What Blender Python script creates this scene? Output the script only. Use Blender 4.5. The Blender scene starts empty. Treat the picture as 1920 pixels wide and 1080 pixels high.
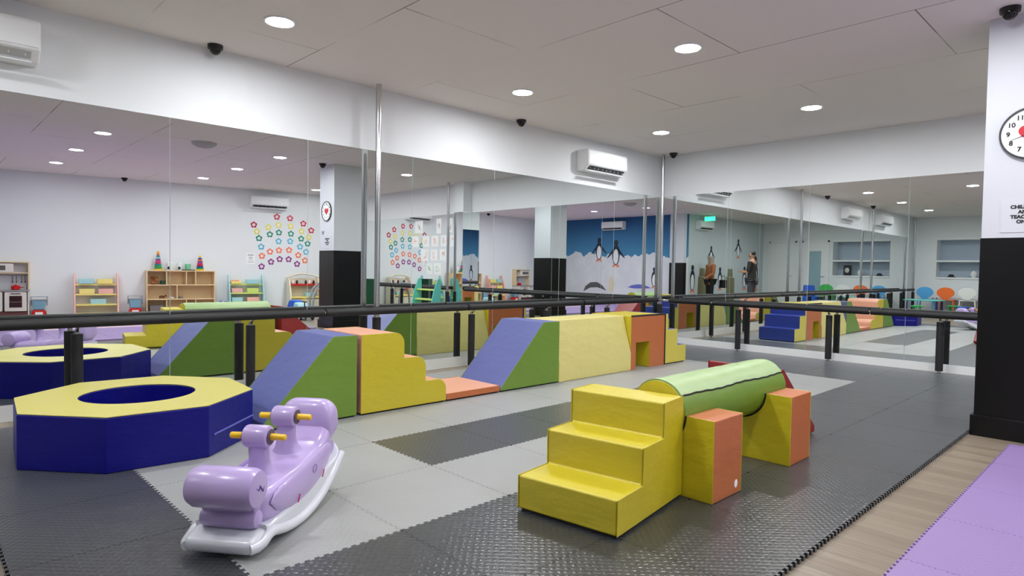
import bpy, bmesh, math, random
from mathutils import Vector, Matrix
random.seed(7)
sc = bpy.context.scene
COL = sc.collection
PI = math.pi
R = math.radians

# ------------------------------------------------------------------ camera
H = 2.821                      # ceiling height
MT = 2.214                     # top of the wall mirrors
cam = bpy.data.cameras.new('camera'); camo = bpy.data.objects.new('camera', cam); COL.objects.link(camo)
cam.sensor_width = 36.0
cam.lens = 1184.0 / 1920.0 * 36.0
cam.clip_start = 0.03
def cam_matrix(loc, yaw, pitch, roll):
    f = Vector((math.cos(yaw)*math.cos(pitch), math.sin(yaw)*math.cos(pitch), math.sin(pitch)))
    r = Vector((math.sin(yaw), -math.cos(yaw), 0)); u = r.cross(f)
    c, s = math.cos(roll), math.sin(roll)
    r2 = c*r + s*u; u2 = -s*r + c*u
    m = Matrix(((r2.x, u2.x, -f.x, loc[0]), (r2.y, u2.y, -f.y, loc[1]), (r2.z, u2.z, -f.z, loc[2]), (0, 0, 0, 1)))
    return m
camo.matrix_world = cam_matrix((5.401, -8.307, 1.089), R(136.052), R(-1.751), R(0.96))
sc.camera = camo

# ------------------------------------------------------------------ view, world
sc.view_settings.view_transform = 'Standard'
sc.view_settings.look = 'None'
sc.view_settings.exposure = 0.0
sc.view_settings.gamma = 1.0
sc.view_settings.use_curve_mapping = False
w = bpy.data.worlds.new('world'); sc.world = w; w.use_nodes = True
w.node_tree.nodes['Background'].inputs[0].default_value = (0.9, 0.95, 1.0, 1)
w.node_tree.nodes['Background'].inputs[1].default_value = 0.05
LIGHT_POWER = 320.0             # emission strength of each downlight disc
LIGHT_COL = (0.97, 0.985, 1.0)
sc.cycles.max_bounces = 14
sc.cycles.glossy_bounces = 8
sc.cycles.diffuse_bounces = 5
sc.cycles.sample_clamp_indirect = 6.0
sc.cycles.use_denoising = True
sc.cycles.blur_glossy = 0.5

# ------------------------------------------------------------------ materials
def srgb(r, g, b):
    def f(c):
        c /= 255.0
        return c/12.92 if c <= 0.04045 else ((c+0.055)/1.055)**2.4
    return (f(r), f(g), f(b), 1)
_M = {}
def mat(name, col, rough=0.5, metal=0.0, bump=0.0, bscale=60.0, var=0.0, vscale=4.0, spec=0.5, coat=0.0, emit=None, estr=0.0, sheen=0.0):
    if name in _M: return _M[name]
    m = bpy.data.materials.new(name); m.use_nodes = True; nt = m.node_tree
    b = nt.nodes['Principled BSDF']
    b.inputs['Base Color'].default_value = col
    b.inputs['Roughness'].default_value = rough
    b.inputs['Metallic'].default_value = metal
    b.inputs['Specular IOR Level'].default_value = spec
    b.inputs['Coat Weight'].default_value = coat
    if emit:
        b.inputs['Emission Color'].default_value = emit
        b.inputs['Emission Strength'].default_value = estr
    tc = nt.nodes.new('ShaderNodeTexCoord')
    if var > 0:
        n = nt.nodes.new('ShaderNodeTexNoise'); n.inputs['Scale'].default_value = vscale; n.inputs['Detail'].default_value = 5
        nt.links.new(tc.outputs['Object'], n.inputs['Vector'])
        mx = nt.nodes.new('ShaderNodeMix'); mx.data_type = 'RGBA'
        d = [c*(1-var) for c in col[:3]] + [1]; l = [min(1, c*(1+var)) for c in col[:3]] + [1]
        mx.inputs[6].default_value = d; mx.inputs[7].default_value = l
        nt.links.new(n.outputs['Fac'], mx.inputs[0]); nt.links.new(mx.outputs[2], b.inputs['Base Color'])
    if bump > 0:
        n = nt.nodes.new('ShaderNodeTexNoise'); n.inputs['Scale'].default_value = bscale; n.inputs['Detail'].default_value = 4
        nt.links.new(tc.outputs['Object'], n.inputs['Vector'])
        bp = nt.nodes.new('ShaderNodeBump'); bp.inputs['Strength'].default_value = bump; bp.inputs['Distance'].default_value = 0.01
        nt.links.new(n.outputs['Fac'], bp.inputs['Height']); nt.links.new(bp.outputs['Normal'], b.inputs['Normal'])
    _M[name] = m
    return m

def vinyl(name, col):          # padded cover cloth: faint weave, soft large wrinkles
    if name in _M: return _M[name]
    m = mat(name, col, rough=0.40, var=0.05, vscale=3.0, spec=0.8)
    nt = m.node_tree; b = nt.nodes['Principled BSDF']
    tc = nt.nodes.new('ShaderNodeTexCoord')
    n1 = nt.nodes.new('ShaderNodeTexNoise'); n1.inputs['Scale'].default_value = 5.0; n1.inputs['Detail'].default_value = 3
    mp = nt.nodes.new('ShaderNodeMapping'); mp.inputs['Scale'].default_value = (1, 1, 2.2)
    nt.links.new(tc.outputs['Object'], mp.inputs['Vector']); nt.links.new(mp.outputs['Vector'], n1.inputs['Vector'])
    n2 = nt.nodes.new('ShaderNodeTexNoise'); n2.inputs['Scale'].default_value = 420.0
    nt.links.new(tc.outputs['Object'], n2.inputs['Vector'])
    b1 = nt.nodes.new('ShaderNodeBump'); b1.inputs['Strength'].default_value = 0.35; b1.inputs['Distance'].default_value = 0.02
    b2 = nt.nodes.new('ShaderNodeBump'); b2.inputs['Strength'].default_value = 0.25; b2.inputs['Distance'].default_value = 0.002
    nt.links.new(n1.outputs['Fac'], b1.inputs['Height']); nt.links.new(n2.outputs['Fac'], b2.inputs['Height'])
    nt.links.new(b1.outputs['Normal'], b2.inputs['Normal']); nt.links.new(b2.outputs['Normal'], b.inputs['Normal'])
    return m

YEL = vinyl('yellow_vinyl', srgb(192, 176, 24))
YEL2 = vinyl('pale_yellow_vinyl', srgb(208, 197, 120))
GRN = vinyl('green_vinyl', srgb(102, 136, 34))
GRN2 = vinyl('light_green_vinyl', srgb(150, 176, 118))
ORG = vinyl('orange_vinyl', srgb(180, 98, 46))
ORG_LIT = vinyl('lit_orange_vinyl', srgb(218, 158, 128))  # orange cover made paler, overhead light on its top put into the colour
BLU = vinyl('periwinkle_vinyl', srgb(88, 97, 156))
BLU2 = vinyl('blue_vinyl', srgb(34, 58, 154))
NAV = vinyl('navy_vinyl', srgb(5, 5, 112))
NAV.node_tree.nodes['Principled BSDF'].inputs['Specular IOR Level'].default_value = 0.3
RED = vinyl('red_vinyl', srgb(136, 6, 18))
BLKV = mat('black_webbing', srgb(14, 14, 16), 0.7)
BLK = mat('black_plastic', srgb(14, 14, 15), 0.35)
FOAMBLK = mat('black_foam_sleeve', srgb(22, 22, 25), 0.55, bump=0.3, bscale=90)
WHT = mat('white_plastic', srgb(236, 238, 240), 0.3)
WHTP = mat('white_paint', srgb(232, 233, 234), 0.45)
PAPER = mat('paper', srgb(238, 240, 240), 0.8)
STEEL = mat('polished_steel', (0.62, 0.62, 0.63, 1), 0.16, metal=1.0)
LIL = mat('lilac_plastic', srgb(178, 158, 206), 0.28, coat=0.3)
LILD = mat('dark_lilac_plastic', srgb(120, 92, 158), 0.4)  # darker lilac for the mouth line and eye rings
YPL = mat('yellow_plastic', srgb(238, 190, 30), 0.3)
OFFW = mat('milk_white_plastic', srgb(204, 206, 214), 0.28, coat=0.3)

def wall_mat(name, col, bump=0.05):
    return mat(name, col, 0.75, bump=bump, bscale=25, var=0.015, vscale=1.5, spec=0.25)
WALL = wall_mat('white_wall_paint', srgb(226, 229, 232))
WALLG = wall_mat('grey_green_wall_paint', srgb(190, 200, 202))
BASEB = mat('white_skirting_paint', srgb(228, 230, 230), 0.4)

def mirror_mat():
    m = bpy.data.materials.new('mirror_silver'); m.use_nodes = True
    b = m.node_tree.nodes['Principled BSDF']
    b.inputs['Base Color'].default_value = (0.87, 0.905, 0.895, 1); b.inputs['Metallic'].default_value = 1.0
    b.inputs['Roughness'].default_value = 0.0
    return m
MIR = mirror_mat()
GLEDGE = mat('glass_edge', srgb(214, 228, 226), 0.3)

def ceiling_mat():
    m = bpy.data.materials.new('ceiling_panels'); m.use_nodes = True; nt = m.node_tree
    b = nt.nodes['Principled BSDF']; b.inputs['Roughness'].default_value = 0.85; b.inputs['Specular IOR Level'].default_value = 0.2
    g = nt.nodes.new('ShaderNodeNewGeometry')
    mp = nt.nodes.new('ShaderNodeMapping'); mp.inputs['Location'].default_value = (0.6, 0.03, 0)
    nt.links.new(g.outputs['Position'], mp.inputs['Vector'])
    br = nt.nodes.new('ShaderNodeTexBrick'); br.inputs['Scale'].default_value = 1.0
    br.inputs['Brick Width'].default_value = 2.4; br.inputs['Row Height'].default_value = 1.17
    br.inputs['Mortar Size'].default_value = 0.0045; br.inputs['Mortar Smooth'].default_value = 0.1
    br.inputs['Color1'].default_value = (1, 1, 1, 1); br.inputs['Color2'].default_value = (1, 1, 1, 1); br.inputs['Mortar'].default_value = (0, 0, 0, 1)
    nt.links.new(mp.outputs['Vector'], br.inputs['Vector'])
    n = nt.nodes.new('ShaderNodeTexNoise'); n.inputs['Scale'].default_value = 0.8; nt.links.new(g.outputs['Position'], n.inputs['Vector'])
    rp = nt.nodes.new('ShaderNodeMapRange'); rp.inputs[1].default_value = 0.45; rp.inputs[2].default_value = 0.58; rp.inputs[3].default_value = 0.05; rp.inputs[4].default_value = 0.75
    nt.links.new(n.outputs['Fac'], rp.inputs[0])
    inv = nt.nodes.new('ShaderNodeMath'); inv.operation = 'SUBTRACT'; inv.inputs[0].default_value = 1.0
    sep = nt.nodes.new('ShaderNodeSeparateColor'); nt.links.new(br.outputs['Color'], sep.inputs[0]); nt.links.new(sep.outputs[0], inv.inputs[1])
    mul = nt.nodes.new('ShaderNodeMath'); mul.operation = 'MULTIPLY'; nt.links.new(inv.outputs[0], mul.inputs[0]); nt.links.new(rp.outputs[0], mul.inputs[1])
    mx = nt.nodes.new('ShaderNodeMix'); mx.data_type = 'RGBA'
    mx.inputs[6].default_value = srgb(228, 222, 219); mx.inputs[7].default_value = srgb(70, 66, 66)
    nt.links.new(mul.outputs[0], mx.inputs[0]); nt.links.new(mx.outputs[2], b.inputs['Base Color'])
    return m

def wood_floor_mat():
    m = bpy.data.materials.new('oak_laminate'); m.use_nodes = True; nt = m.node_tree
    b = nt.nodes['Principled BSDF']; b.inputs['Roughness'].default_value = 0.34
    g = nt.nodes.new('ShaderNodeNewGeometry')
    br = nt.nodes.new('ShaderNodeTexBrick'); br.inputs['Scale'].default_value = 1.0
    br.inputs['Brick Width'].default_value = 0.9; br.inputs['Row Height'].default_value = 0.062
    br.inputs['Mortar Size'].default_value = 0.0012; br.inputs['Bias'].default_value = 0.0
    br.inputs['Color1'].default_value = srgb(138, 126, 110); br.inputs['Color2'].default_value = srgb(120, 107, 92); br.inputs['Mortar'].default_value = srgb(98, 86, 72)
    nt.links.new(g.outputs['Position'], br.inputs['Vector'])
    mp = nt.nodes.new('ShaderNodeMapping'); mp.inputs['Scale'].default_value = (2.0, 42.0, 1.0)
    nt.links.new(g.outputs['Position'], mp.inputs['Vector'])
    n = nt.nodes.new('ShaderNodeTexNoise'); n.inputs['Scale'].default_value = 1.6; n.inputs['Detail'].default_value = 6
    nt.links.new(mp.outputs['Vector'], n.inputs['Vector'])
    mx = nt.nodes.new('ShaderNodeMix'); mx.data_type = 'RGBA'; mx.blend_type = 'OVERLAY'; mx.inputs[0].default_value = 0.55
    nt.links.new(br.outputs['Color'], mx.inputs[6]); nt.links.new(n.outputs['Fac'], mx.inputs[7])
    nt.links.new(mx.outputs[2], b.inputs['Base Color'])
    rr = nt.nodes.new('ShaderNodeMapRange'); rr.inputs[3].default_value = 0.24; rr.inputs[4].default_value = 0.5
    nt.links.new(n.outputs['Fac'], rr.inputs[0]); nt.links.new(rr.outputs[0], b.inputs['Roughness'])
    bp = nt.nodes.new('ShaderNodeBump'); bp.inputs['Strength'].default_value = 0.12; bp.inputs['Distance'].default_value = 0.004
    nt.links.new(n.outputs['Fac'], bp.inputs['Height']); nt.links.new(bp.outputs['Normal'], b.inputs['Normal'])
    return m

def foam_mat(name, col, rough, strength, sheen=0.0):     # EVA tile with a raised tread-plate relief
    m = bpy.data.materials.new(name); m.use_nodes = True; nt = m.node_tree
    b = nt.nodes['Principled BSDF']; b.inputs['Roughness'].default_value = rough; b.inputs['Specular IOR Level'].default_value = 0.9
    b.inputs['Sheen Weight'].default_value = sheen; b.inputs['Sheen Roughness'].default_value = 0.35; b.inputs['Sheen Tint'].default_value = (0.85, 0.92, 1.0, 1)
    g = nt.nodes.new('ShaderNodeNewGeometry')
    n = nt.nodes.new('ShaderNodeTexNoise'); n.inputs['Scale'].default_value = 1.3; n.inputs['Detail'].default_value = 6
    nt.links.new(g.outputs['Position'], n.inputs['Vector'])
    mx = nt.nodes.new('ShaderNodeMix'); mx.data_type = 'RGBA'
    mx.inputs[6].default_value = [c*0.88 for c in col[:3]] + [1]; mx.inputs[7].default_value = [min(1, c*1.12) for c in col[:3]] + [1]
    nt.links.new(n.outputs['Fac'], mx.inputs[0]); nt.links.new(mx.outputs[2], b.inputs['Base Color'])
    # diagonal bars in two alternating directions
    mp = nt.nodes.new('ShaderNodeMapping'); mp.inputs['Rotation'].default_value = (0, 0, R(45)); mp.inputs['Scale'].default_value = (38, 38, 38)
    nt.links.new(g.outputs['Position'], mp.inputs['Vector'])
    ck = nt.nodes.new('ShaderNodeTexChecker'); ck.inputs['Scale'].default_value = 1.0
    nt.links.new(mp.outputs['Vector'], ck.inputs['Vector'])
    sx = nt.nodes.new('ShaderNodeSeparateXYZ'); nt.links.new(mp.outputs['Vector'], sx.inputs[0])
    def wave(out, k):
        a = nt.nodes.new('ShaderNodeMath'); a.operation = 'MULTIPLY'; a.inputs[1].default_value = k; nt.links.new(out, a.inputs[0])
        s = nt.nodes.new('ShaderNodeMath'); s.operation = 'SINE'; nt.links.new(a.outputs[0], s.inputs[0])
        p = nt.nodes.new('ShaderNodeMath'); p.operation = 'ABSOLUTE'; nt.links.new(s.outputs[0], p.inputs[0]); return p.outputs[0]
    wx = wave(sx.outputs[0], PI); wy = wave(sx.outputs[1], PI)
    mm = nt.nodes.new('ShaderNodeMix'); mm.data_type = 'FLOAT'
    pw = []
    for (p, q) in ((wx, wy), (wy, wx)):
        a = nt.nodes.new('ShaderNodeMath'); a.operation = 'POWER'; a.inputs[1].default_value = 4.0; nt.links.new(p, a.inputs[0])
        c = nt.nodes.new('ShaderNodeMath'); c.operation = 'MULTIPLY'; nt.links.new(a.outputs[0], c.inputs[0]); nt.links.new(q, c.inputs[1]); pw.append(c.outputs[0])
    nt.links.new(ck.outputs['Fac'], mm.inputs[0]); nt.links.new(pw[0], mm.inputs[2]); nt.links.new(pw[1], mm.inputs[3])
    bp = nt.nodes.new('ShaderNodeBump'); bp.inputs['Strength'].default_value = strength; bp.inputs['Distance'].default_value = 0.003
    nt.links.new(mm.outputs[0], bp.inputs['Height']); nt.links.new(bp.outputs['Normal'], b.inputs['Normal'])
    return m
MAT_DARK = foam_mat('charcoal_foam', srgb(27, 28, 31), 0.30, 0.38, sheen=0.40)
MAT_LIGHT = foam_mat('light_grey_foam', srgb(144, 145, 144), 0.45, 0.3, sheen=0.15)
MAT_LILAC = foam_mat('lilac_foam', srgb(136, 112, 164), 0.5, 0.2)
MAT_PINK = foam_mat('pink_foam', srgb(206, 176, 190), 0.5, 0.2)

# ------------------------------------------------------------------ mesh helpers
class MB:
    def __init__(s): s.bm = bmesh.new()
    def poly(s, pts, idx=0):
        f = s.bm.faces.new([s.bm.verts.new(p) for p in pts]); f.material_index = idx; return f
    def box(s, a, b, idx=0):
        x0, y0, z0 = [min(a[i], b[i]) for i in range(3)]; x1, y1, z1 = [max(a[i], b[i]) for i in range(3)]
        v = [s.bm.verts.new(p) for p in ((x0,y0,z0),(x1,y0,z0),(x1,y1,z0),(x0,y1,z0),(x0,y0,z1),(x1,y0,z1),(x1,y1,z1),(x0,y1,z1))]
        for q in ((0,3,2,1),(4,5,6,7),(0,1,5,4),(1,2,6,5),(2,3,7,6),(3,0,4,7)):
            s.bm.faces.new([v[i] for i in q]).material_index = idx
        return s
    def prism(s, pts, ax, a, b, idx=0, cap=None):
        """pts: 2D outline; extruded along axis ax from a to b"""
        def P(u, v, t): return {'x': (t, u, v), 'y': (u, t, v), 'z': (u, v, t)}[ax]
        A = [s.bm.verts.new(P(u, v, a)) for u, v in pts]; B = [s.bm.verts.new(P(u, v, b)) for u, v in pts]
        n = len(pts); ci = idx if cap is None else cap
        s.bm.faces.new(A).material_index = ci; s.bm.faces.new(B[::-1]).material_index = ci
        for i in range(n):
            j = (i+1) % n; s.bm.faces.new((A[j], A[i], B[i], B[j])).material_index = idx
        return s
    def cyl(s, p0, p1, r0, r1=None, seg=20, idx=0, caps=True):
        r1 = r0 if r1 is None else r1
        p0, p1 = Vector(p0), Vector(p1); d = (p1-p0).normalized()
        a = d.orthogonal().normalized(); b = d.cross(a)
        A, B = [], []
        for i in range(seg):
            t = 2*PI*i/seg; o = a*math.cos(t)+b*math.sin(t)
            A.append(s.bm.verts.new(p0+o*r0)); B.append(s.bm.verts.new(p1+o*r1))
        for i in range(seg):
            j = (i+1) % seg; s.bm.faces.new((A[i], A[j], B[j], B[i])).material_index = idx
        if caps:
            s.bm.faces.new(A[::-1]).material_index = idx; s.bm.faces.new(B).material_index = idx
        return s
    def lathe(s, prof, c=(0,0,0), seg=28, idx=0, axis='z', caps=True):
        rings = []
        for (r, h) in prof:
            ring = []
            for i in range(seg):
                t = 2*PI*i/seg; x, y = r*math.cos(t), r*math.sin(t)
                p = {'z': (x, y, h), 'y': (x, h, y), 'x': (h, x, y)}[axis]
                ring.append(s.bm.verts.new((p[0]+c[0], p[1]+c[1], p[2]+c[2])))
            rings.append(ring)
        for k in range(len(rings)-1):
            for i in range(seg):
                j = (i+1) % seg; s.bm.faces.new((rings[k][i], rings[k][j], rings[k+1][j], rings[k+1][i])).material_index = idx
        if caps:
            s.bm.faces.new(rings[0][::-1]).material_index = idx; s.bm.faces.new(rings[-1]).material_index = idx
        return s
    def tube(s, pts, r, seg=12, idx=0):
        pts = [Vector(p) for p in pts]; rings = []; up = None
        for i, p in enumerate(pts):
            d = (pts[min(i+1, len(pts)-1)]-pts[max(i-1, 0)]).normalized()
            if up is None: up = d.orthogonal().normalized()
            up = (up-d*up.dot(d)).normalized(); b = d.cross(up)
            rr = r[i] if isinstance(r, (list, tuple)) else r
            rings.append([s.bm.verts.new(p+(up*math.cos(2*PI*k/seg)+b*math.sin(2*PI*k/seg))*rr) for k in range(seg)])
        for k in range(len(rings)-1):
            for i in range(seg):
                j = (i+1) % seg; s.bm.faces.new((rings[k][i], rings[k][j], rings[k+1][j], rings[k+1][i])).material_index = idx
        s.bm.faces.new(rings[0][::-1]).material_index = idx; s.bm.faces.new(rings[-1]).material_index = idx
        return s
    def loft(s, rings, idx=0):
        V = [[s.bm.verts.new(p) for p in r] for r in rings]; n = len(V[0])
        for k in range(len(V)-1):
            for i in range(n):
                j = (i+1) % n; s.bm.faces.new((V[k][i], V[k][j], V[k+1][j], V[k+1][i])).material_index = idx
        s.bm.faces.new(V[0][::-1]).material_index = idx; s.bm.faces.new(V[-1]).material_index = idx
        return s
    def ball(s, c, r, seg=16, idx=0, sc_=(1, 1, 1)):
        n = seg//2
        prof = [(max(1e-4, r*math.sin(PI*k/n)), -r*math.cos(PI*k/n)) for k in range(n+1)]
        m = MB(); m.lathe(prof, seg=seg, idx=idx)
        for v in m.bm.verts: v.co = Vector((v.co.x*sc_[0]+c[0], v.co.y*sc_[1]+c[1], v.co.z*sc_[2]+c[2]))
        s.merge(m); return s
    def merge(s, o):
        mp = {}
        for v in o.bm.verts: mp[v] = s.bm.verts.new(v.co)
        for f in o.bm.faces: s.bm.faces.new([mp[v] for v in f.verts]).material_index = f.material_index
        return s
    def xf(s, m):
        bmesh.ops.transform(s.bm, matrix=m, verts=s.bm.verts); return s
    def obj(s, name, mats, parent=None, bevel=0.0, smooth=False, seg=2, sub=0):
        bmesh.ops.recalc_face_normals(s.bm, faces=s.bm.faces)
        me = bpy.data.meshes.new(name); s.bm.to_mesh(me); s.bm.free()
        o = bpy.data.objects.new(name, me); COL.objects.link(o)
        for m in (mats if isinstance(mats, (list, tuple)) else [mats]): me.materials.append(m)
        if parent: o.parent = parent
        if bevel > 0:
            b = o.modifiers.new('bevel', 'BEVEL'); b.width = bevel; b.segments = seg; b.limit_method = 'ANGLE'; b.angle_limit = R(35)
            b.harden_normals = True
        if sub:
            b = o.modifiers.new('sub', 'SUBSURF'); b.levels = sub; b.render_levels = sub
        if smooth or bevel > 0:
            for p in me.polygons: p.use_smooth = True
            if smooth and bevel == 0 and not sub:
                try: me.set_sharp_from_angle(angle=R(38))
                except Exception: pass
        return o

def root(name, label, cat, loc=(0, 0, 0), rz=0.0, group=None):
    o = bpy.data.objects.new(name, None); COL.objects.link(o); o.empty_display_size = 0.1
    o.location = loc; o.rotation_euler = (0, 0, rz); o['label'] = label; o['category'] = cat
    if group: o['group'] = group
    return o
def tag(o, label, cat, group=None, loc=None, rz=None):
    o['label'] = label; o['category'] = cat
    if group: o['group'] = group
    if loc is not None: o.location = loc
    if rz is not None: o.rotation_euler = (0, 0, rz)
    return o
def struct(name, mb, m, parent=None, bevel=0, smooth=False):
    o = mb.obj(name, m, parent, bevel, smooth)
    if parent is None: o['kind'] = 'structure'
    return o
def dup(r, loc, rz=None, label=None, group=None, swap=None):
    def cp(o, par):
        c = o.copy(); COL.objects.link(c); c.parent = par
        if swap and o.data and getattr(o.data, 'materials', None) is not None:
            hit = [i for i, m in enumerate(o.data.materials) if m in swap]
            if hit:
                for i in hit:
                    c.material_slots[i].link = 'OBJECT'; c.material_slots[i].material = swap[o.data.materials[i]]
        for ch in [k for k in COL.objects if k.parent == o]: cp(ch, c)
        return c
    c = cp(r, None); c.location = loc
    if rz is not None: c.rotation_euler = (0, 0, rz)
    if label: c['label'] = label
    if group: c['group'] = group
    return c
def ordn(n): return ['first','second','third','fourth','fifth','sixth','seventh','eighth','ninth','tenth','eleventh','twelfth','thirteenth','fourteenth'][n]

# ------------------------------------------------------------------ room shell
# left mirror wall: x = 0; right mirror wall: y = 0; far wall behind the toys runs from (9.02,0) slanting to (10.28,-8.45)
XC = lambda s, o=0.0: (9.02+0.148*s-0.989*o, -0.989*s-0.148*o)
RZ_C = math.atan2(-0.989, 0.148)
YM, XG, YD = -8.62, 4.65, -13.8
xe = XC(8.72)
fl = MB(); fl.poly([(0,0,0),(0,YD,0),(XG,YD,0),(XG,YM,0),(xe[0],YM,0),(XC(0)[0],0,0)]); struct('floor', fl, wood_floor_mat())
ce = MB(); ce.poly([(0,0,H),(XC(0)[0],0,H),(xe[0],YM,H),(XG,YM,H),(XG,YD,H),(0,YD,H)]); struct('ceiling', ce, ceiling_mat())
T = 0.12
struct('wall_left', MB().box((-T, YD-T, 0), (0, T, H)), WALL)
struct('wall_right', MB().box((0, 0, 0), (XC(0)[0]+0.3, T, H)), WALL)
m = MB(); a, b_ = XC(-0.1), XC(8.9); m.prism([a, b_, (b_[0]+T, b_[1]), (a[0]+T, a[1])], 'z', 0, H); struct('wall_far_side', m, WALL)
def mural_mat():
    m = bpy.data.materials.new('mural_paint'); m.use_nodes = True; nt = m.node_tree; b = nt.nodes['Principled BSDF']; b.inputs['Roughness'].default_value = 0.9
    g = nt.nodes.new('ShaderNodeNewGeometry'); sx = nt.nodes.new('ShaderNodeSeparateXYZ'); nt.links.new(g.outputs['Position'], sx.inputs[0])
    n = nt.nodes.new('ShaderNodeTexNoise'); n.inputs['Scale'].default_value = 2.6; n.inputs['Detail'].default_value = 6; nt.links.new(g.outputs['Position'], n.inputs['Vector'])
    a = nt.nodes.new('ShaderNodeMath'); a.operation = 'MULTIPLY_ADD'; a.inputs[1].default_value = 0.7; nt.links.new(n.outputs['Fac'], a.inputs[0]); nt.links.new(sx.outputs[2], a.inputs[2])
    c = nt.nodes.new('ShaderNodeMath'); c.operation = 'GREATER_THAN'; c.inputs[1].default_value = 1.95; nt.links.new(a.outputs[0], c.inputs[0])
    sky = nt.nodes.new('ShaderNodeMix'); sky.data_type = 'RGBA'; sky.inputs[6].default_value = srgb(70, 132, 170); sky.inputs[7].default_value = srgb(38, 84, 134)
    mr = nt.nodes.new('ShaderNodeMapRange'); mr.inputs[1].default_value = 1.6; mr.inputs[2].default_value = 2.8; nt.links.new(sx.outputs[2], mr.inputs[0]); nt.links.new(mr.outputs[0], sky.inputs[0])
    ice = nt.nodes.new('ShaderNodeMix'); ice.data_type = 'RGBA'; ice.inputs[6].default_value = srgb(196, 200, 206); ice.inputs[7].default_value = srgb(226, 228, 232)
    nt.links.new(n.outputs['Fac'], ice.inputs[0])
    mx = nt.nodes.new('ShaderNodeMix'); mx.data_type = 'RGBA'; nt.links.new(c.outputs[0], mx.inputs[0]); nt.links.new(ice.outputs[2], mx.inputs[6]); nt.links.new(sky.outputs[2], mx.inputs[7])
    nt.links.new(mx.outputs[2], b.inputs['Base Color']); return m
struct('wall_mural', MB().box((XG, YM-T, 0), (xe[0]+0.3, YM, H)), mural_mat())
struct('wall_entrance_side', MB().box((XG, YD-T, 0), (XG+T, YM-T, H)), WALLG)
# back wall with an alcove of white shelves
m = MB()
m.box((0, YD-T, 0), (0.62, YD, H)); m.box((2.3, YD-T, 0), (XG, YD, H)); m.box((0.62, YD-T, 2.2), (2.3, YD, H)); m.box((0.62, YD-T, 0), (2.3, YD, 1.0))
m.box((0.58, YD-0.47, 0.9), (0.62, YD-T, 2.3)); m.box((2.3, YD-0.47, 0.9), (2.34, YD-T, 2.3)); m.box((0.62, YD-0.47, 2.2), (2.3, YD-T, 2.24)); m.box((0.62, YD-0.47, 0.96), (2.3, YD-T, 1.0))
struct('wall_back', m, wall_mat('pale_wall_paint', srgb(224, 228, 230)))
al = root('alcove_shelf', 'white shelves set in the wall alcove above the coloured chairs', 'shelf', (1.46, YD, 1.0))
for zz in (0.0, 0.50, 1.15): MB().box((-0.84, -0.45, zz), (0.84, 0.03, zz+0.05)).obj('shelf_board', WHTP, al, 0.003)
for i, (x, z, c, w_, h_, sh) in enumerate(((-0.5,0.051,(30,32,36),.18,.08,'hat'),(0.45,0.051,(20,20,22),.24,.34,'frame'),(0.05,0.051,(226,228,230),.15,.2,'ball'))):
    mm_ = mat('alcove_item_%d' % i, srgb(*c), 0.5)
    if sh == 'frame':
        o = root('picture_frame', 'black framed picture of a dark-haired face on the alcove shelf', 'picture', (1.46+x, YD-0.2, 1.0+z))
        MB().box((-w_/2,-0.02,0),(w_/2,0.02,h_)).obj('frame', mm_, o, 0.004); MB().ball((0,0.022,h_*0.5),0.07,sc_=(1,0.2,1.2)).obj('portrait', mat('pale_portrait', srgb(206,200,196),0.6), o, smooth=True)
    elif sh == 'hat':
        tag(MB().lathe([(0.11,0),(0.11,0.015),(0.07,0.03),(0.065,0.07),(0.03,0.09)]).obj('cap', mm_, None, smooth=True), 'small black rounded cap lying on the alcove shelf', 'cap', loc=(1.46+x, YD-0.2, 1.0+z))
    else:
        tag(MB().lathe([(0.05,0),(0.08,0.06),(0.085,0.12),(0.05,0.18),(0.02,0.2)]).obj('vase', mm_, None, smooth=True), 'round white vase standing on the alcove shelf', 'vase', loc=(1.46+x, YD-0.2, 1.0+z))
struct('wall_alcove', MB().box((0.58, YD-0.5, 0.9), (2.34, YD-0.47, 2.3)), wall_mat('alcove_blue_grey', srgb(176, 190, 204)))
# skirting boards
struct('baseboard_left', MB().box((0, YD, 0), (0.016, 0, 0.112)), BASEB, bevel=0.002)
struct('baseboard_right', MB().box((0.016, -0.016, 0), (9.0, 0, 0.108)), BASEB, bevel=0.002)
struct('trim_1', MB().box((0.016, -0.020, 0.0), (9.0, -0.016, 0.018)), mat('beige_edge_strip', srgb(206, 184, 164), 0.5))

# pillar, white above and black below, with plinth
PX0, PX1, PY0, PY1 = 4.51, 5.02, -3.01, -2.45
PBLK = mat('black_wall_laminate', srgb(9, 9, 11), 0.3, spec=0.35, bump=0.03, bscale=14)
def pillar(name, x0, y0, x1, y1, label):
    e = root(name, label, 'pillar', ((x0+x1)/2, (y0+y1)/2, 0)); e['kind'] = 'structure'
    hx, hy = (x1-x0)/2, (y1-y0)/2
    MB().box((-hx,-hy,1.35),(hx,hy,H)).obj('plaster_shaft', wall_mat('pillar_paint', srgb(203, 206, 212)), e)
    MB().box((-hx-0.004,-hy-0.004,0.14),(hx+0.004,hy+0.004,1.35)).obj('black_cladding', PBLK, e)
    MB().box((-hx-0.022,-hy-0.022,0),(hx+0.022,hy+0.022,0.14)).obj('plinth', PBLK, e, 0.002)
    return e
pillar('wall_pillar', PX0, PY0, PX1, PY1, 'square pillar, white above and black below, beside the purple mats')
pillar('wall_pillar', 4.65, YM, 5.12, YM+0.16, 'shallow white and black corner pillar at the end of the painted mural')

# pilaster on the right mirror wall
BX0, BX1, BD = 4.446, 4.73, 0.22
struct('wall_pilaster', MB().box((BX0, -BD, 0), (BX1, 0, H)), WALL)

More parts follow.
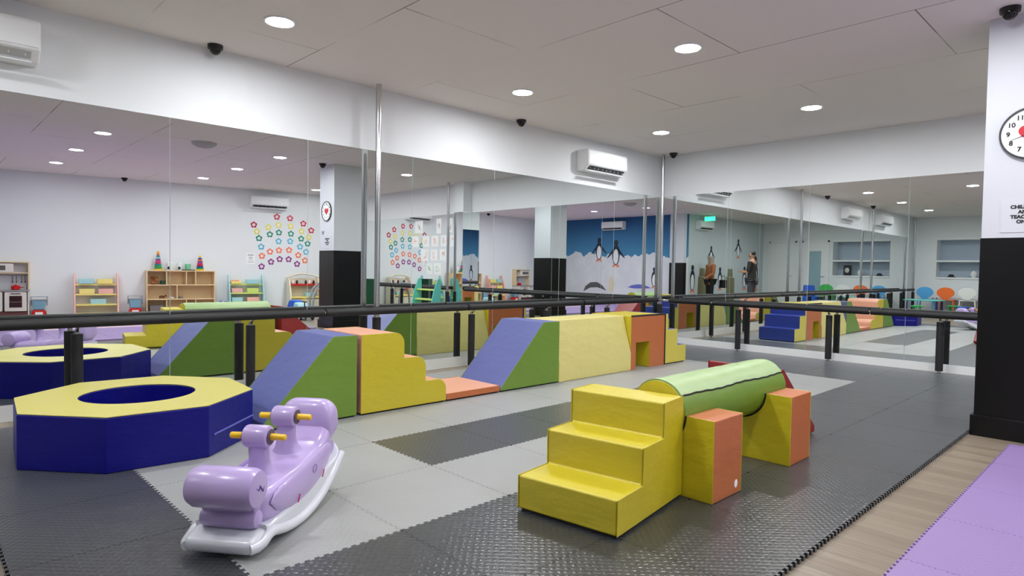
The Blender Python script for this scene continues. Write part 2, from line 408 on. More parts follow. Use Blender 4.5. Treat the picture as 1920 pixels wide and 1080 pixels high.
# ------------------------------------------------------------------ mirrors
GM = 'mirror panels along the left wall'
ya = [0.0-0.012, -1.147]
while ya[-1] > -12.6: ya.append(ya[-1]-1.133)
ya[-1] = -13.3
def pane(a, b, wall, label, grp):
    g = 0.0024
    if wall == 'A': m = MB().box((0.0005, a-g, 0.114), (0.0065, b+g, MT))
    else: m = MB().box((a+g, -0.0065, 0.112), (b-g, -0.0005, MT))
    bm = m.bm
    for f in bm.faces: f.material_index = 1
    for f in bm.faces:
        c = f.calc_center_median()
        if (wall == 'A' and c.x > 0.006) or (wall == 'B' and c.y < -0.006): f.material_index = 0
    return tag(m.obj('wall_mirror', [MIR, GLEDGE]), label, 'mirror', grp)
for i in range(len(ya)-1):
    if ya[i+1] > -8.4: lab = 'tall frameless mirror panel on the left wall, %s from the corner' % ordn(i)
    else: lab = 'tall mirror panel on the left wall past the play area, %s from the corner' % ordn(i)
    pane(ya[i], ya[i+1], 'A', lab, GM)
xb = [0.0, 1.107, 2.216, 3.322, BX0]
for i in range(4): pane(xb[i]+(0.008 if i == 0 else 0), xb[i+1], 'B', 'tall frameless mirror panel on the right-hand wall, %s from the corner' % ordn(i), 'mirror panels on the right-hand wall')
xc = [BX1, 5.84, 6.95, 8.06, 8.98]
for i in range(4): pane(xc[i], xc[i+1], 'B', 'mirror panel on the right-hand wall beyond the pillar, %s after the pilaster' % ordn(i), 'mirror panels on the right-hand wall')
e = root('pilaster_mirror', 'narrow mirror strips wrapped around the white pilaster', 'mirror', (BX0, -BD, 0))
for (a, b2) in (((0.002, -0.0065, 0.112), (BX1-BX0-0.002, -0.0005, MT)), ((-0.0065, 0.0, 0.112), (-0.0005, BD-0.008, MT)), ((BX1-BX0+0.0005, 0.0, 0.112), (BX1-BX0+0.0065, BD-0.008, MT))):
    MB().box(a, b2).obj('mirror_strip', MIR, e)

# ------------------------------------------------------------------ ceiling downlights
LDISC = mat('lit_diffuser', (1, 1, 1, 1), 0.5, emit=LIGHT_COL + (1,), estr=LIGHT_POWER)
lp = root('ceiling_downlight', '', 'ceiling light', (0, 0, H))
MB().lathe([(0.092, -0.004), (0.092, -0.0005), (0.108, -0.0005), (0.108, -0.010), (0.095, -0.012), (0.092, -0.004)], seg=32, caps=False).obj('trim_ring', WHT, lp, smooth=True)
m = MB(); m.cyl((0, 0, -0.009), (0, 0, -0.005), 0.092, seg=24); m.obj('diffuser', LDISC, lp)
first = True; LW = ['nearest the left mirror wall', 'in the second line from left mirrors', 'in the third line from left mirrors', 'in the fourth line from left mirrors', 'in the line nearest the toy shelves']
for j in range(5):
    for i in range(5):
        x, y = 0.962+1.809*i, -1.493-2.436*j
        if y < YM and x > XG-0.2: continue
        lab = 'round ceiling downlight %s, %s row from right-hand mirrors' % (LW[i], ordn(j))
        if first: lp.location = (x, y, H); lp['label'] = lab; lp['group'] = 'round ceiling downlights'; first = False
        else: dup(lp, (x, y, H), label=lab, group='round ceiling downlights')

# dome cameras
dc = root('dome_camera', 'black dome camera on the ceiling above the left mirror wall, nearest the left edge', 'security camera', (0.10, -6.51, H), group='black dome cameras')
MB().lathe([(0.056,-0.03),(0.058,-0.001),(0.05,0)], seg=24).obj('base', BLK, dc, smooth=True)
MB().lathe([(0.004,-0.078),(0.022,-0.072),(0.038,-0.056),(0.044,-0.03),(0.044,-0.028)], seg=24).obj('dome', mat('smoked_dome', srgb(8,8,10),0.08), dc, smooth=True)
for p, l in (((0.12, -3.11), 'black dome camera on the ceiling above the left mirror wall, between pole and air conditioner'), ((0.32, -0.17), 'black dome camera on the ceiling beside the mirrored corner'),
             ((4.64, -3.16), 'black dome camera on the ceiling in front of the square pillar'), ((9.55, -5.02), 'black dome camera on the ceiling above the toy shelves'),
             ((0.2, -9.3), 'black dome camera on the ceiling past the second air conditioner')):
    dup(dc, (p[0], p[1], H), label=l, group='black dome cameras')
o = MB().lathe([(0.03,-0.075),(0.10,-0.06),(0.155,-0.03),(0.17,0)], seg=32).obj('ceiling_dome', mat('grey_dome', srgb(170,168,170),0.6), None, smooth=True)
tag(o, 'shallow grey dome fitting on the ceiling between two downlights', 'ceiling dome', loc=(4.27, -5.18, H))

# ------------------------------------------------------------------ air conditioners
def aircon(label, loc, rz, W, open_=True, hh=0.27, dd=0.2):
    OUT = BLK if open_ else mat('grey_outlet', srgb(176, 176, 172), 0.4)
    e = root('air_conditioner', label, 'air conditioner', loc, rz, 'wall air conditioners')
    pr = [(-0.0, 0), (-0.0, hh), (-dd*0.9, hh), (-dd, hh-0.02), (-dd, 0.075), (-dd*0.55, 0.0)]
    MB().prism(pr, 'x', -W/2, W/2).obj('body', WHT, e, 0.012, seg=3)
    MB().box((-W/2+0.012, -dd-0.006, 0.085), (W/2-0.012, -dd+0.002, hh-0.03)).obj('front_panel', WHT, e, 0.005)
    m = MB(); a, b2 = Vector((0, -dd*0.935, 0.058)), Vector((0, -dd*0.70, 0.020)); n = Vector((0, -(0.062), -(dd*0.38))).normalized()*0.003
    m.poly([(-W/2+0.05, a.y+n.y, a.z+n.z), (W/2-0.05, a.y+n.y, a.z+n.z), (W/2-0.05, b2.y+n.y, b2.z+n.z), (-W/2+0.05, b2.y+n.y, b2.z+n.z)])
    sl = m.obj('air_outlet', OUT, e)
    for k in range(9):
        x = -W/2+0.08+k*(W-0.16)/8
        MB().box((x-0.0015, -dd*0.86, 0.030), (x+0.0015, -dd*0.78, 0.044)).obj('louvre', WHT, sl)
    MB().box((-W/2+0.05, -dd*0.62-0.055, -0.012), (W/2-0.05, -dd*0.55, -0.004)).obj('air_flap', WHT, e, 0.002)
    return e
aircon('white wall air conditioner above the left mirrors near the corner', (0, -1.55, 2.38), R(90), 0.84)
aircon('white wall air conditioner above the left mirrors, cut by the left edge', (0, -8.07, 2.40), R(90), 0.86, False)
aircon('white wall air conditioner above the left mirrors past the play area', (0, -10.6, 2.40), R(90), 0.86)
p = XC(2.14); aircon('white wall air conditioner above the flower decals', (p[0], p[1], 2.40), RZ_C, 0.86)
aircon('white wall air conditioner on the blue mural', (7.3, YM, 2.42), R(180), 0.86)
aircon('white wall air conditioner beside the green exit sign', (XG, -9.5, 2.38), R(-90), 0.8)
ex = root('exit_sign', 'lit green exit sign hanging by the ceiling', 'exit sign', (4.2, -9.15, 2.62))
MB().box((-0.17,-0.012,0),(0.17,0.012,0.13)).obj('sign_plate', mat('green_sign', srgb(40,190,140),0.4,emit=srgb(60,230,170),estr=2.5), ex, 0.003)
for s_ in (-0.12, 0.12): MB().cyl((s_,0,0.13),(s_,0,H-2.62),0.003).obj('hanger_rod', STEEL, ex)

# ------------------------------------------------------------------ steel poles and padded hand rails
RZH = 0.668
def pole(x, y, label, top=True):
    e = root('steel_pole', label, 'pole', (x, y, 0), group='polished floor-to-ceiling poles')
    MB().cyl((0,0,0.0),(0,0,H-0.001),0.027,seg=28).obj('tube', STEEL, e, smooth=True)
    MB().lathe([(0.046,0.001),(0.046,0.008),(0.03,0.012)],seg=28).obj('floor_flange', STEEL, e, smooth=True)
    MB().cyl((0,0,0.06),(0,0,0.60),0.040,seg=24).obj('foam_sleeve', FOAMBLK, e, smooth=True)
    return e
pole(0.129, -5.03, 'polished steel pole running floor to ceiling in front of the left mirrors')
pole(0.155, -0.18, 'polished steel pole standing in the mirrored corner')
pole(0.129, -9.58, 'polished steel pole before the left mirrors, past the play area')
pole(0.129, -13.45, 'polished steel pole before the left mirrors at the far end by the alcove')
pole(4.80, -0.32, 'polished steel pole beside the pilaster on the right-hand wall')
def rail(name, label, pts, postpos, gaps):
    zb = 0.0205 if pts[-1][0] > 1 and pts[0][0] < 1 else 0.0
    e = root(name, label, 'handrail', (0, 0, 0))
    MB().tube(pts, 0.019, 16).obj('steel_tube', STEEL, e, smooth=True)
    for (a, b2) in gaps: MB().tube([a] + [Vector(a).lerp(Vector(b2), t) for t in (0.5,)] + [b2], 0.036, 18).obj('foam_sleeve', FOAMBLK, e, smooth=True)
    for (x, y, ox, oy) in postpos:
        p = MB().cyl((x,y,zb),(x,y,RZH-0.06),0.016,seg=16).obj('post', STEEL, e, smooth=True)
        MB().cyl((x,y,zb+0.025),(x,y,RZH-0.085),0.037,seg=20).obj('post_sleeve', FOAMBLK, p, smooth=True)
        MB().tube([(x,y,RZH-0.075),(x+ox*0.4,y+oy*0.4,RZH-0.05),(x+ox,y+oy,RZH-0.025)],0.010,10).obj('bracket', STEEL, p, smooth=True)
        MB().lathe([(0.038,0.001),(0.038,0.006),(0.018,0.011)],c=(x,y,zb),seg=20).obj('post_flange', STEEL, p, smooth=True)
    return e
X_R = 0.205
yy = [-0.235, -1.43, -2.63, -3.834, -5.09, -6.235, -7.44, -8.64, -9.84, -11.04, -12.24]
segs = [(-0.34, -2.02), (-2.045, -3.95), (-3.975, -5.60), (-5.62, -8.30), (-8.33, -10.6), (-10.63, -13.2)]
rail('handrail', 'black foam-padded handrail along the left mirror wall', [(0.245, -0.245, RZH), (0.214, -0.29, RZH), (X_R, -0.40, RZH), (X_R, -6, RZH), (X_R, -13.25, RZH)],
     [(0.132, y, 0.066, 0.0) for y in yy[1:] if abs(y+5.09) > 0.1], [((X_R, a, RZH), (X_R, b2, RZH)) for a, b2 in segs])
RB = -X_R; RZB = RZH-0.008
rail('handrail', 'black foam-padded handrail along the right-hand mirror wall', [(0.252, -0.238, RZB), (0.29, -0.214, RZB), (0.40, RB, RZB), (2, RB, RZB), (4.40, RB, RZB)],
     [(x, -0.14, 0.0, -0.058) for x in (1.37, 2.54, 3.694)], [((a, RB, RZB), (b2, RB, RZB)) for a, b2 in ((0.34, 0.99), (1.03, 3.0), (3.02, 4.38))])
rail('handrail', 'black foam-padded handrail on the right-hand wall beyond the pillar', [(4.90, RB, RZB), (7, RB, RZB), (8.8, RB, RZB)],
     [(x, -0.14, 0.0, -0.058) for x in (5.9, 7.1, 8.3)], [((a, RB, RZB), (b2, RB, RZB)) for a, b2 in ((4.92, 7.0), (7.02, 8.75))])

# ------------------------------------------------------------------ interlocking foam floor tiles
TS = 0.6
def tile_mesh(name, m, th=0.02):
    n = 16; p = TS/n; d = 0.0055; g = 0.0009; z0 = 0.0005
    mb = MB(); S = TS/2
    mb.box((-S+d+g, -S+d+g, z0), (S-d-g, S-d-g, th))
    for k in range(2*n):
        a, b2 = -S+k*p/2+g, -S+(k+1)*p/2-g
        a, b2 = max(a, -S+d+g), min(b2, S-d-g)
        if b2-a < 0.002: continue
        if k % 2:          # right and top edges push outwards here
            mb.box((S-d-g, a, z0), (S+d-g, b2, th)); mb.box((a, S-d-g, z0), (b2, S+d-g, th))
        else:
            mb.box((-S-d+g, a, z0), (-S+d+g, b2, th)); mb.box((a, -S-d+g, z0), (b2, -S+d+g, th))
    bmesh.ops.remove_doubles(mb.bm, verts=mb.bm.verts, dist=0.00001)
    me = bpy.data.meshes.new(name); mb.bm.to_mesh(me); mb.bm.free(); me.materials.append(m); return me
ME = {k: tile_mesh('foam_tile_'+k, v) for k, v in (('dark', MAT_DARK), ('light', MAT_LIGHT), ('lilac', MAT_LILAC), ('pink', MAT_PINK))}
CN = {'dark': 'charcoal', 'light': 'light grey', 'lilac': 'lilac', 'pink': 'pink'}
def place_tile(kind, x, y, label, group, sy=1.0):
    o = bpy.data.objects.new('foam_tile', ME[kind]); COL.objects.link(o); o.location = (x+TS/2, y+TS*sy/2, 0); o.scale = (1, sy, 1)
    tag(o, label, 'foam mat', group)
# columns k=0..6 from x = .277; rows from y=-8.061
GX0, GY0 = 0.277, -8.061
for i in range(7):
    for j in range(13):
        x, y = GX0+i*TS, GY0+j*TS
        # i: 0..6 -> x = .277,.877,1.477,2.077,2.677,3.277,3.877
        light = (i <= 4) and (1 <= j <= 10)
        if i == 3 and 3 <= j <= 8: light = False
        k = 'light' if light else 'dark'
        sy = 1.0
        if j == 12: sy = (-0.03-y)/TS
        lab = '%s foam tile, %s column from left mirrors, %s row from right-hand mirrors' % (CN[k], ordn(i), ordn(12-j))
        place_tile(k, x, y, lab, 'interlocking %s floor tiles' % CN[k], sy)
for i in range(7):
    for j in range(9):
        x, y = 4.735+i*TS, -3.2-(j+1)*TS
        if y < YM: continue
        if x+TS > XC(-y)[0]-0.5: continue
        if 4.735+i*TS < 4.75 and False: continue
        k = 'lilac' if (i < 3 or (i+j//2) % 3 == 0) else 'pink'
        place_tile(k, x, y, '%s foam tile, %s column past the wood strip, %s row from pillar' % (CN[k], ordn(i), ordn(j)), 'interlocking lilac and pink floor tiles')

# ------------------------------------------------------------------ soft play blocks
Z0 = 0.0205
def foam(name, label, cat, loc, rz, prof, half, body, side, pt=0.004, side_lab=None, bevel=0.007, group=None):
    """prof in local (y,z); extruded along local x from -half to half; thin stitched covers on both ends"""
    e = root(name, label, cat, (loc[0], loc[1], Z0), rz, group)
    prof = [(a, max(b2, 0.012)) for a, b2 in prof]
    ys = [q[0] for q in prof]; MB().box((-half+0.012, min(ys)+0.012, 0), (half-0.012, max(ys)-0.012, 0.0118)).obj('base_shadow_sheet', BLKV, e)  # black underside slab, also painted in as the dark shadow gap below the block
    MB().prism(prof, 'x', -half, half).obj('body', body, e, bevel)
    for s_ in (1, -1):
        o = MB().prism(prof, 'x', s_*half, s_*(half+pt)).obj('side_panel', side, e, 0.003)
        if side_lab: o['label'] = side_lab
    return e
HB = 0.58
XM, XH = 1.155, 0.281           # row beside the left mirrors: centre x, half depth
# ramp 1
foam('foam_ramp', 'blue foam ramp with green sides next to the navy octagon', 'soft play ramp', (XM, 0), 0,
     [(-6.665,0),(-6.665,0.05),(-6.185,HB),(-6.0,HB),(-6.0,0)], XH, BLU, GRN, side_lab='green side panel')
# stepped block with rounded noses
def rounded_steps(y0, y1s, zs, r=0.085):
    pts = [(y0, 0), (y0, zs[0])]
    for k, (y, z) in enumerate(zip(y1s, zs)):
        for a in range(0, 7):
            t = PI/2*(1-a/6); pts.append((y-r+r*math.cos(t), z-r+r*math.sin(t)))
        pts.append((y, zs[k+1] if k+1 < len(zs) else 0))
    return pts
foam('foam_steps', 'yellow rounded foam steps with light-struck orange treads beside the blue ramp', 'soft play steps', (XM, 0), 0,
     rounded_steps(-5.965, [-5.60, -5.40, -5.20], [HB, 0.385, 0.19]), XH, ORG_LIT, YEL, side_lab='yellow side panel')
foam('foam_mat_pad', 'low orange foam pad between the yellow steps and second ramp', 'soft play pad', (XM, 0), 0,
     [(-5.19,0),(-5.19,0.062),(-4.615,0.062),(-4.615,0)], XH, ORG_LIT, ORG, side_lab='orange side panel', bevel=0.008)
foam('foam_ramp', 'blue foam ramp with green sides leading up to the long yellow block', 'soft play ramp', (XM, 0), 0,
     [(-4.605,0),(-4.605,0.03),(-4.075,HB),(-3.857,HB),(-3.857,0)], XH, BLU, GRN, side_lab='green side panel')
e = root('foam_beam', 'long yellow foam block with sloping upper faces', 'soft play block', (XM, 0, Z0))
MB().prism([(-XH-0.004,0),(-XH-0.004,0.185),(-XH+0.10,HB),(XH-0.105,HB),(XH+0.004,0.185),(XH+0.004,0)], 'y', -3.85, -2.70).obj('body', YEL2, e, 0.006)
for yy_ in (-3.8525, -2.6975):
    MB().prism([(-XH,0.004),(-XH,0.183),(-XH+0.104,HB-0.004),(XH-0.109,HB-0.004),(XH,0.183),(XH,0.004)], 'y', yy_-0.002, yy_+0.002).obj('end_panel', YEL, e)
e = root('foam_arch', 'orange foam block with a small square tunnel', 'soft play block', (XM, 0, Z0))
arch = [(-2.69,0),(-2.60,0),(-2.60,0.29),(-2.34,0.29),(-2.34,0),(-2.045,0),(-2.045,HB),(-2.69,HB)]
MB().prism(arch, 'x', -XH+0.01, XH-0.009).obj('body', YEL, e, 0.005)
for a, b2 in ((XH-0.009, XH-0.005), (-XH+0.006, -XH+0.01)):
    o = MB().prism(arch, 'x', a, b2).obj('face_panel', ORG, e, 0.002); o['label'] = 'orange face panel around the tunnel'
MB().tube([(XH-0.005, -2.69, HB+0.001), (XH-0.005, -2.35, HB+0.002), (XH-0.005, -2.045, HB+0.001)], 0.009, 8).obj('zip_seam', BLKV, e)
MB().tube([(XH-0.003, -2.0385, 0.01), (XH-0.003, -2.0385, 0.3), (XH-0.003, -2.0385, HB)], 0.007, 8).obj('zip_seam', BLKV, e)
foam('foam_steps', 'yellow-sided foam steps with blue treads nearest the mirrored corner', 'soft play steps', (XM, 0), 0,
     [(-2.03,0),(-2.03,HB),(-1.99,HB),(-1.99,0.40),(-1.785,0.40),(-1.785,0.205),(-1.595,0.205),(-1.595,0)], XH, BLU2, vinyl('mid_yellow_vinyl', srgb(202, 188, 74)), side_lab='yellow side panel')

# navy octagon
e = root('foam_octagon_ring', 'navy octagonal foam ring with a yellow top and round hole', 'soft play ring', (1.165, -7.302, Z0))
RO = 0.632; ang = [R(18.4+45*k) for k in range(8)]
octo = [(RO*math.cos(a), RO*math.sin(a)) for a in ang]
def ringmesh(ro, outline, ri, z0, z1, n=64, top_only=False):
    mb = MB(); bm = mb.bm
    outer = []
    for k in range(n):
        t = 2*PI*k/n+R(18.4); a0 = (t-R(18.4)) % (PI/4)
        rr = ro*math.cos(PI/8)/math.cos(a0-PI/8); outer.append((rr*math.cos(t), rr*math.sin(t)))
    inner = [(ri*math.cos(2*PI*k/n+R(18.4)), ri*math.sin(2*PI*k/n+R(18.4))) for k in range(n)]
    V = [[bm.verts.new((x, y, z)) for x, y in L] for L, z in ((outer, z0), (outer, z1), (inner, z1), (inner, z0))]
    for a in range(4):
        A, B = V[a], V[(a+1) % 4]
        for k in range(n):
            j = (k+1) % n; bm.faces.new((A[k], A[j], B[j], B[k]))
    return mb
ringmesh(RO, None, 0.30, 0, 0.283).obj('outer_wall', NAV, e, 0.006)
o = ringmesh(RO-0.004, None, 0.302, 0.2835, 0.2895).obj('top_panel', vinyl('cream_yellow_vinyl', srgb(196, 188, 100)), e, 0.002); o['label'] = 'pale yellow octagonal top'
MB().cyl((0,0,0.001),(0,0,0.02),0.299,seg=48).obj('inner_floor', NAV, e)
for k in (7, 0):
    a0, a1 = octo[k], octo[(k+1) % 8]; c = [(a0[i]+a1[i])/2 for i in (0, 1)]; L = math.hypot(*c)
    n_ = (c[0]/L, c[1]/L); t_ = (-n_[1], n_[0])
    if k == 0:
        p0 = Vector((c[0]*1.004-t_[0]*0.2, c[1]*1.004-t_[1]*0.2, 0.115)); p1 = Vector((c[0]*1.004+t_[0]*0.23, c[1]*1.004+t_[1]*0.23, 0.125))
        MB().tube([p0, p0.lerp(p1, 0.5), p1], 0.006, 8).obj('velcro_strip', mat('lilac_grey_velcro', srgb(84,86,170),0.6), e)

# foreground yellow steps
SD = Vector((-0.15, 0.989)); rz = math.atan2(0.15, 0.989)
c0 = Vector((3.44, -6.36)); c1 = Vector((3.925, -6.285)); cc = (c0+c1)/2
e = foam('foam_steps', 'plain yellow three-step foam stairs in the foreground', 'soft play steps', (cc.x, cc.y), rz,
     [(0,0),(0,0.16),(0.225,0.16),(0.225,0.32),(0.43,0.32),(0.43,0.48),(0.64,0.48),(0.64,0)], 0.243, YEL, YEL, bevel=0.010)
# cradles
def cradle(label, y0, y1, xc=3.687):
    e = root('foam_cradle', label, 'soft play block', (xc, (y0+y1)/2, Z0), 0, 'orange and yellow cradle blocks')
    hw, hd, hh = 0.30, (y1-y0)/2, 0.385; pts = [(-hw, 0), (hw, 0), (hw, hh)]
    for k in range(0, 17):
        t = PI*k/16; pts.append((0.152*math.cos(t), hh-0.152*math.sin(t)))
    pts.append((-hw, hh))
    MB().prism(pts, 'y', -hd+0.004, hd-0.004).obj('body', ORG, e, 0.006)
    for a in (-hd, hd-0.004): 
        o = MB().prism(pts, 'y', a, a+0.004).obj('face_panel', YEL, e, 0.002); o['label'] = 'yellow face panel'
    for a in (-hd-0.001, hd+0.001): MB().tube([(0.155*math.cos(PI*k/20), a, hh-0.155*math.sin(PI*k/20)) for k in range(21)], 0.004, 8).obj('black_edging', BLKV, e, smooth=True)
    return e
e = cradle('orange and yellow foam cradle block right behind the yellow stairs', -5.645, -5.365)
MB().ball((0.3005, 0.085, 0.05), 0.016, 12, sc_=(0.08, 1, 1.3)).obj('care_tag', PAPER, e)
cradle('orange and yellow foam cradle block under the far end of the roller', -4.79, -4.515)
# roller
e = root('foam_roller', 'green foam roller with a yellow end lying across two cradles', 'soft play roller', (3.687, -5.08, 0.405+0.002))
RR = 0.150; ya_, yb_ = -0.565, 0.575
MB().cyl((0,ya_,0),(0,yb_,0),RR,seg=64).obj('body', GRN, e, 0.008)
for y_ in (ya_-0.003, yb_+0.003):
    o = MB().cyl((0,y_-0.002,0),(0,y_+0.002,0),RR-0.004,seg=48).obj('end_panel', YEL, e, 0.001); o['label'] = 'yellow round end panel'
m = MB(); rings = []
N = 40
for k in range(N+1):
    y = ya_+0.004+(yb_-ya_-0.008)*k/N
    th1 = R(36)+R(1.2)*math.sin(k*0.35)+R(0.6)*math.sin(k*1.7)
    ring = []
    for q in range(13):
        t = th1+(R(150)-th1)*q/12; rr_ = RR+0.004+0.0015*math.sin(k*0.9+q)
        ring.append((rr_*math.cos(t), y, rr_*math.sin(t)))
    for q in range(12, -1, -1):
        t = th1+(R(150)-th1)*q/12; ring.append(((RR+0.0005)*math.cos(t), y, (RR+0.0005)*math.sin(t)))
    rings.append(ring)
m.loft(rings); o = m.obj('cover_flap', GRN2, e, smooth=True); o['label'] = 'pale green cover flap'
m = MB(); m.tube([((RR+0.003)*math.cos(R(34.5)+R(1.2)*math.sin(k*0.35)+R(0.6)*math.sin(k*1.7)), ya_+0.004+(yb_-ya_-0.008)*k/N, (RR+0.003)*math.sin(R(34.5)+R(1.2)*math.sin(k*0.35)+R(0.6)*math.sin(k*1.7))) for k in range(N+1)], 0.0042, 8)
m.obj('flap_edging', BLKV, e, smooth=True)
# red ramp
foam('foam_ramp', 'red foam ramp behind the far end of the green roller', 'soft play ramp', (3.545, -4.455), 0,
     [(0,0),(0,HB-0.1),(0.02,HB-0.1),(0.54,0.05),(0.54,0)], 0.243, RED, RED)

# ------------------------------------------------------------------ lilac rocker
e = root('rocker_toy', 'lilac plastic two-seat rocker on a white rocking base', 'rocking toy', (2.771, -7.155, 0.0))
TH = R(129)-PI/2            # local +y along the rocker's length
ML = Matrix.Translation((0, 0, 0.022)) @ Matrix.Rotation(TH, 4, 'Z') @ Matrix.Rotation(R(7), 4, 'X') @ Matrix.Scale(0.95, 4)
def arc_z(t): return 0.78*t*t if abs(t) < 0.36 else 0.101+(abs(t)-0.36)*0.50           # underside of the rocking base
def rect_ring(y, w, z0, z1, r=0.35, n=6):
    pts = []
    hw = w; hz = (z1-z0)/2; zc = (z0+z1)/2; rr = min(hw, hz)*r*2
    rr = min(rr, hw, hz)
    for (sx, sz, a0) in ((1,1,0),(-1,1,90),(-1,-1,180),(1,-1,270)):
        for k in range(n):
            a = R(a0+90*k/(n-1)); pts.append((sx*(hw-rr)+rr*math.cos(a), y, zc+sz*(hz-rr)+rr*math.sin(a)))
    return pts
# white base: two rockers joined by end bars = a curved tray
m = MB(); rg = []
for k in range(41):
    t = -0.36+0.765*k/40; endf = max(0, (abs(t)-0.34)/0.065)
    z0 = arc_z(t)
    rg.append(rect_ring(t, 0.153*(1-0.25*endf**2), z0, z0+0.045+0.075*max(0, 1-(t/0.34)**2), 0.22))
m.loft(rg); m.xf(ML); o = m.obj('rocking_base', OFFW, e, smooth=True); o['label'] = 'white rocking base'
for s_ in (1, -1):
    MB().tube([(s_*0.128, -0.452, 0.093), (s_*0.146, -0.43, 0.092), (s_*0.153, -0.40, 0.095), (s_*0.155, -0.36, 0.107)] + [(s_*0.155, -0.32+0.695*k/30, arc_z(-0.32+0.695*k/30)+0.022) for k in range(31)], 0.021, 12).xf(ML).obj('base_rim', OFFW, e, smooth=True)
m = MB(); m.loft([rect_ring(t, w_, a, b2, 0.45, 8) for (t, w_, a, b2) in ((-0.462,.110,.086,.106),(-0.457,.132,.074,.117),(-0.445,.146,.067,.124),(-0.41,.152,.066,.127),(-0.37,.153,.070,.130),(-0.33,.150,.080,.132))])
m.xf(ML); o = m.obj('base_tip', OFFW, e, smooth=True); o['label'] = 'white rounded tip of the rocking base'
# body: lofted along the length
prof = [(-0.36,.10,.17,.24),(-0.33,.125,.135,.27),(-0.28,.135,.095,.26),(-0.22,.14,.07,.25),(-0.15,.145,.052,.25),(-0.08,.148,.045,.245),(0.0,.15,.045,.235),(0.08,.148,.045,.245),(0.15,.145,.052,.245),(0.22,.14,.07,.25),(0.28,.135,.10,.28),(0.33,.125,.14,.33),(0.36,.11,.17,.35)]
m = MB(); m.loft([rect_ring(t, w_, a, b2, 0.30) for (t, w_, a, b2) in prof]); m.xf(ML); m.obj('body', LIL, e, smooth=True, sub=1)
for s_ in (1, -1):          # whale-shaped bulge in each flank with eye and red mark
    m = MB(); rg = []
    for k in range(17):
        u = -1+2*k/16; hz = 0.078*math.sqrt(max(0.0004, 1-u*u)); zc = 0.160+0.045*u*u
        ring = []
        for q in range(12):
            a = 2*PI*q/12; ring.append((s_*(0.138+0.022*max(0, math.cos(a))*math.sqrt(max(0, 1-u*u))), 0.30*u, zc+hz*math.sin(a)))
        rg.append(ring)
    m.loft(rg); m.xf(ML); m.obj('flank_bulge', LIL, e, smooth=True)
    for u in (-0.11, 0.14):
        m = MB(); m.tube([(s_*0.158, u, 0.112), (s_*0.160, u+0.010, 0.129), (s_*0.159, u+0.02, 0.141)], 0.003, 8); m.xf(ML); o = m.obj('red_mark', mat('magenta_mark', srgb(190,50,110),0.5), e); o['label'] = 'small red mark'
    m = MB(); m.tube([(s_*0.1615, 0.06+0.018*math.cos(2*PI*q/14), 0.19+0.018*math.sin(2*PI*q/14)) for q in range(15)], 0.0014, 6); m.xf(ML); m.obj('eye_ring', LILD, e)
# near head: horizontal barrel + lip
def barrel(y, z, r, hw, n=22):
    pr = [(0.55*r, -hw), (0.86*r, -hw+0.006), (r, -hw+0.028), (r*1.02, 0), (r, hw-0.028), (0.86*r, hw-0.006), (0.55*r, hw)]
    return MB().lathe(pr, (0, y, z), n, axis='x')
o = barrel(-0.375, 0.300, 0.080, 0.140); o.xf(ML); o = o.obj('head', LIL, e, smooth=True)
zz = MB(); zz.tube([(0.134, -0.41, 0.325), (0.142, -0.385, 0.300), (0.142, -0.375, 0.315), (0.142, -0.355, 0.285), (0.138, -0.342, 0.300), (0.134, -0.325, 0.265)], 0.0028, 6); zz.xf(ML); zz.obj('mouth_groove', LILD, o)
m = barrel(-0.35, 0.215, 0.030, 0.115); m.xf(ML); m.obj('lip', LIL, e, smooth=True)
m = barrel(-0.355, 0.165, 0.040, 0.120); m.xf(ML); m.obj('chin', LIL, e, smooth=True)
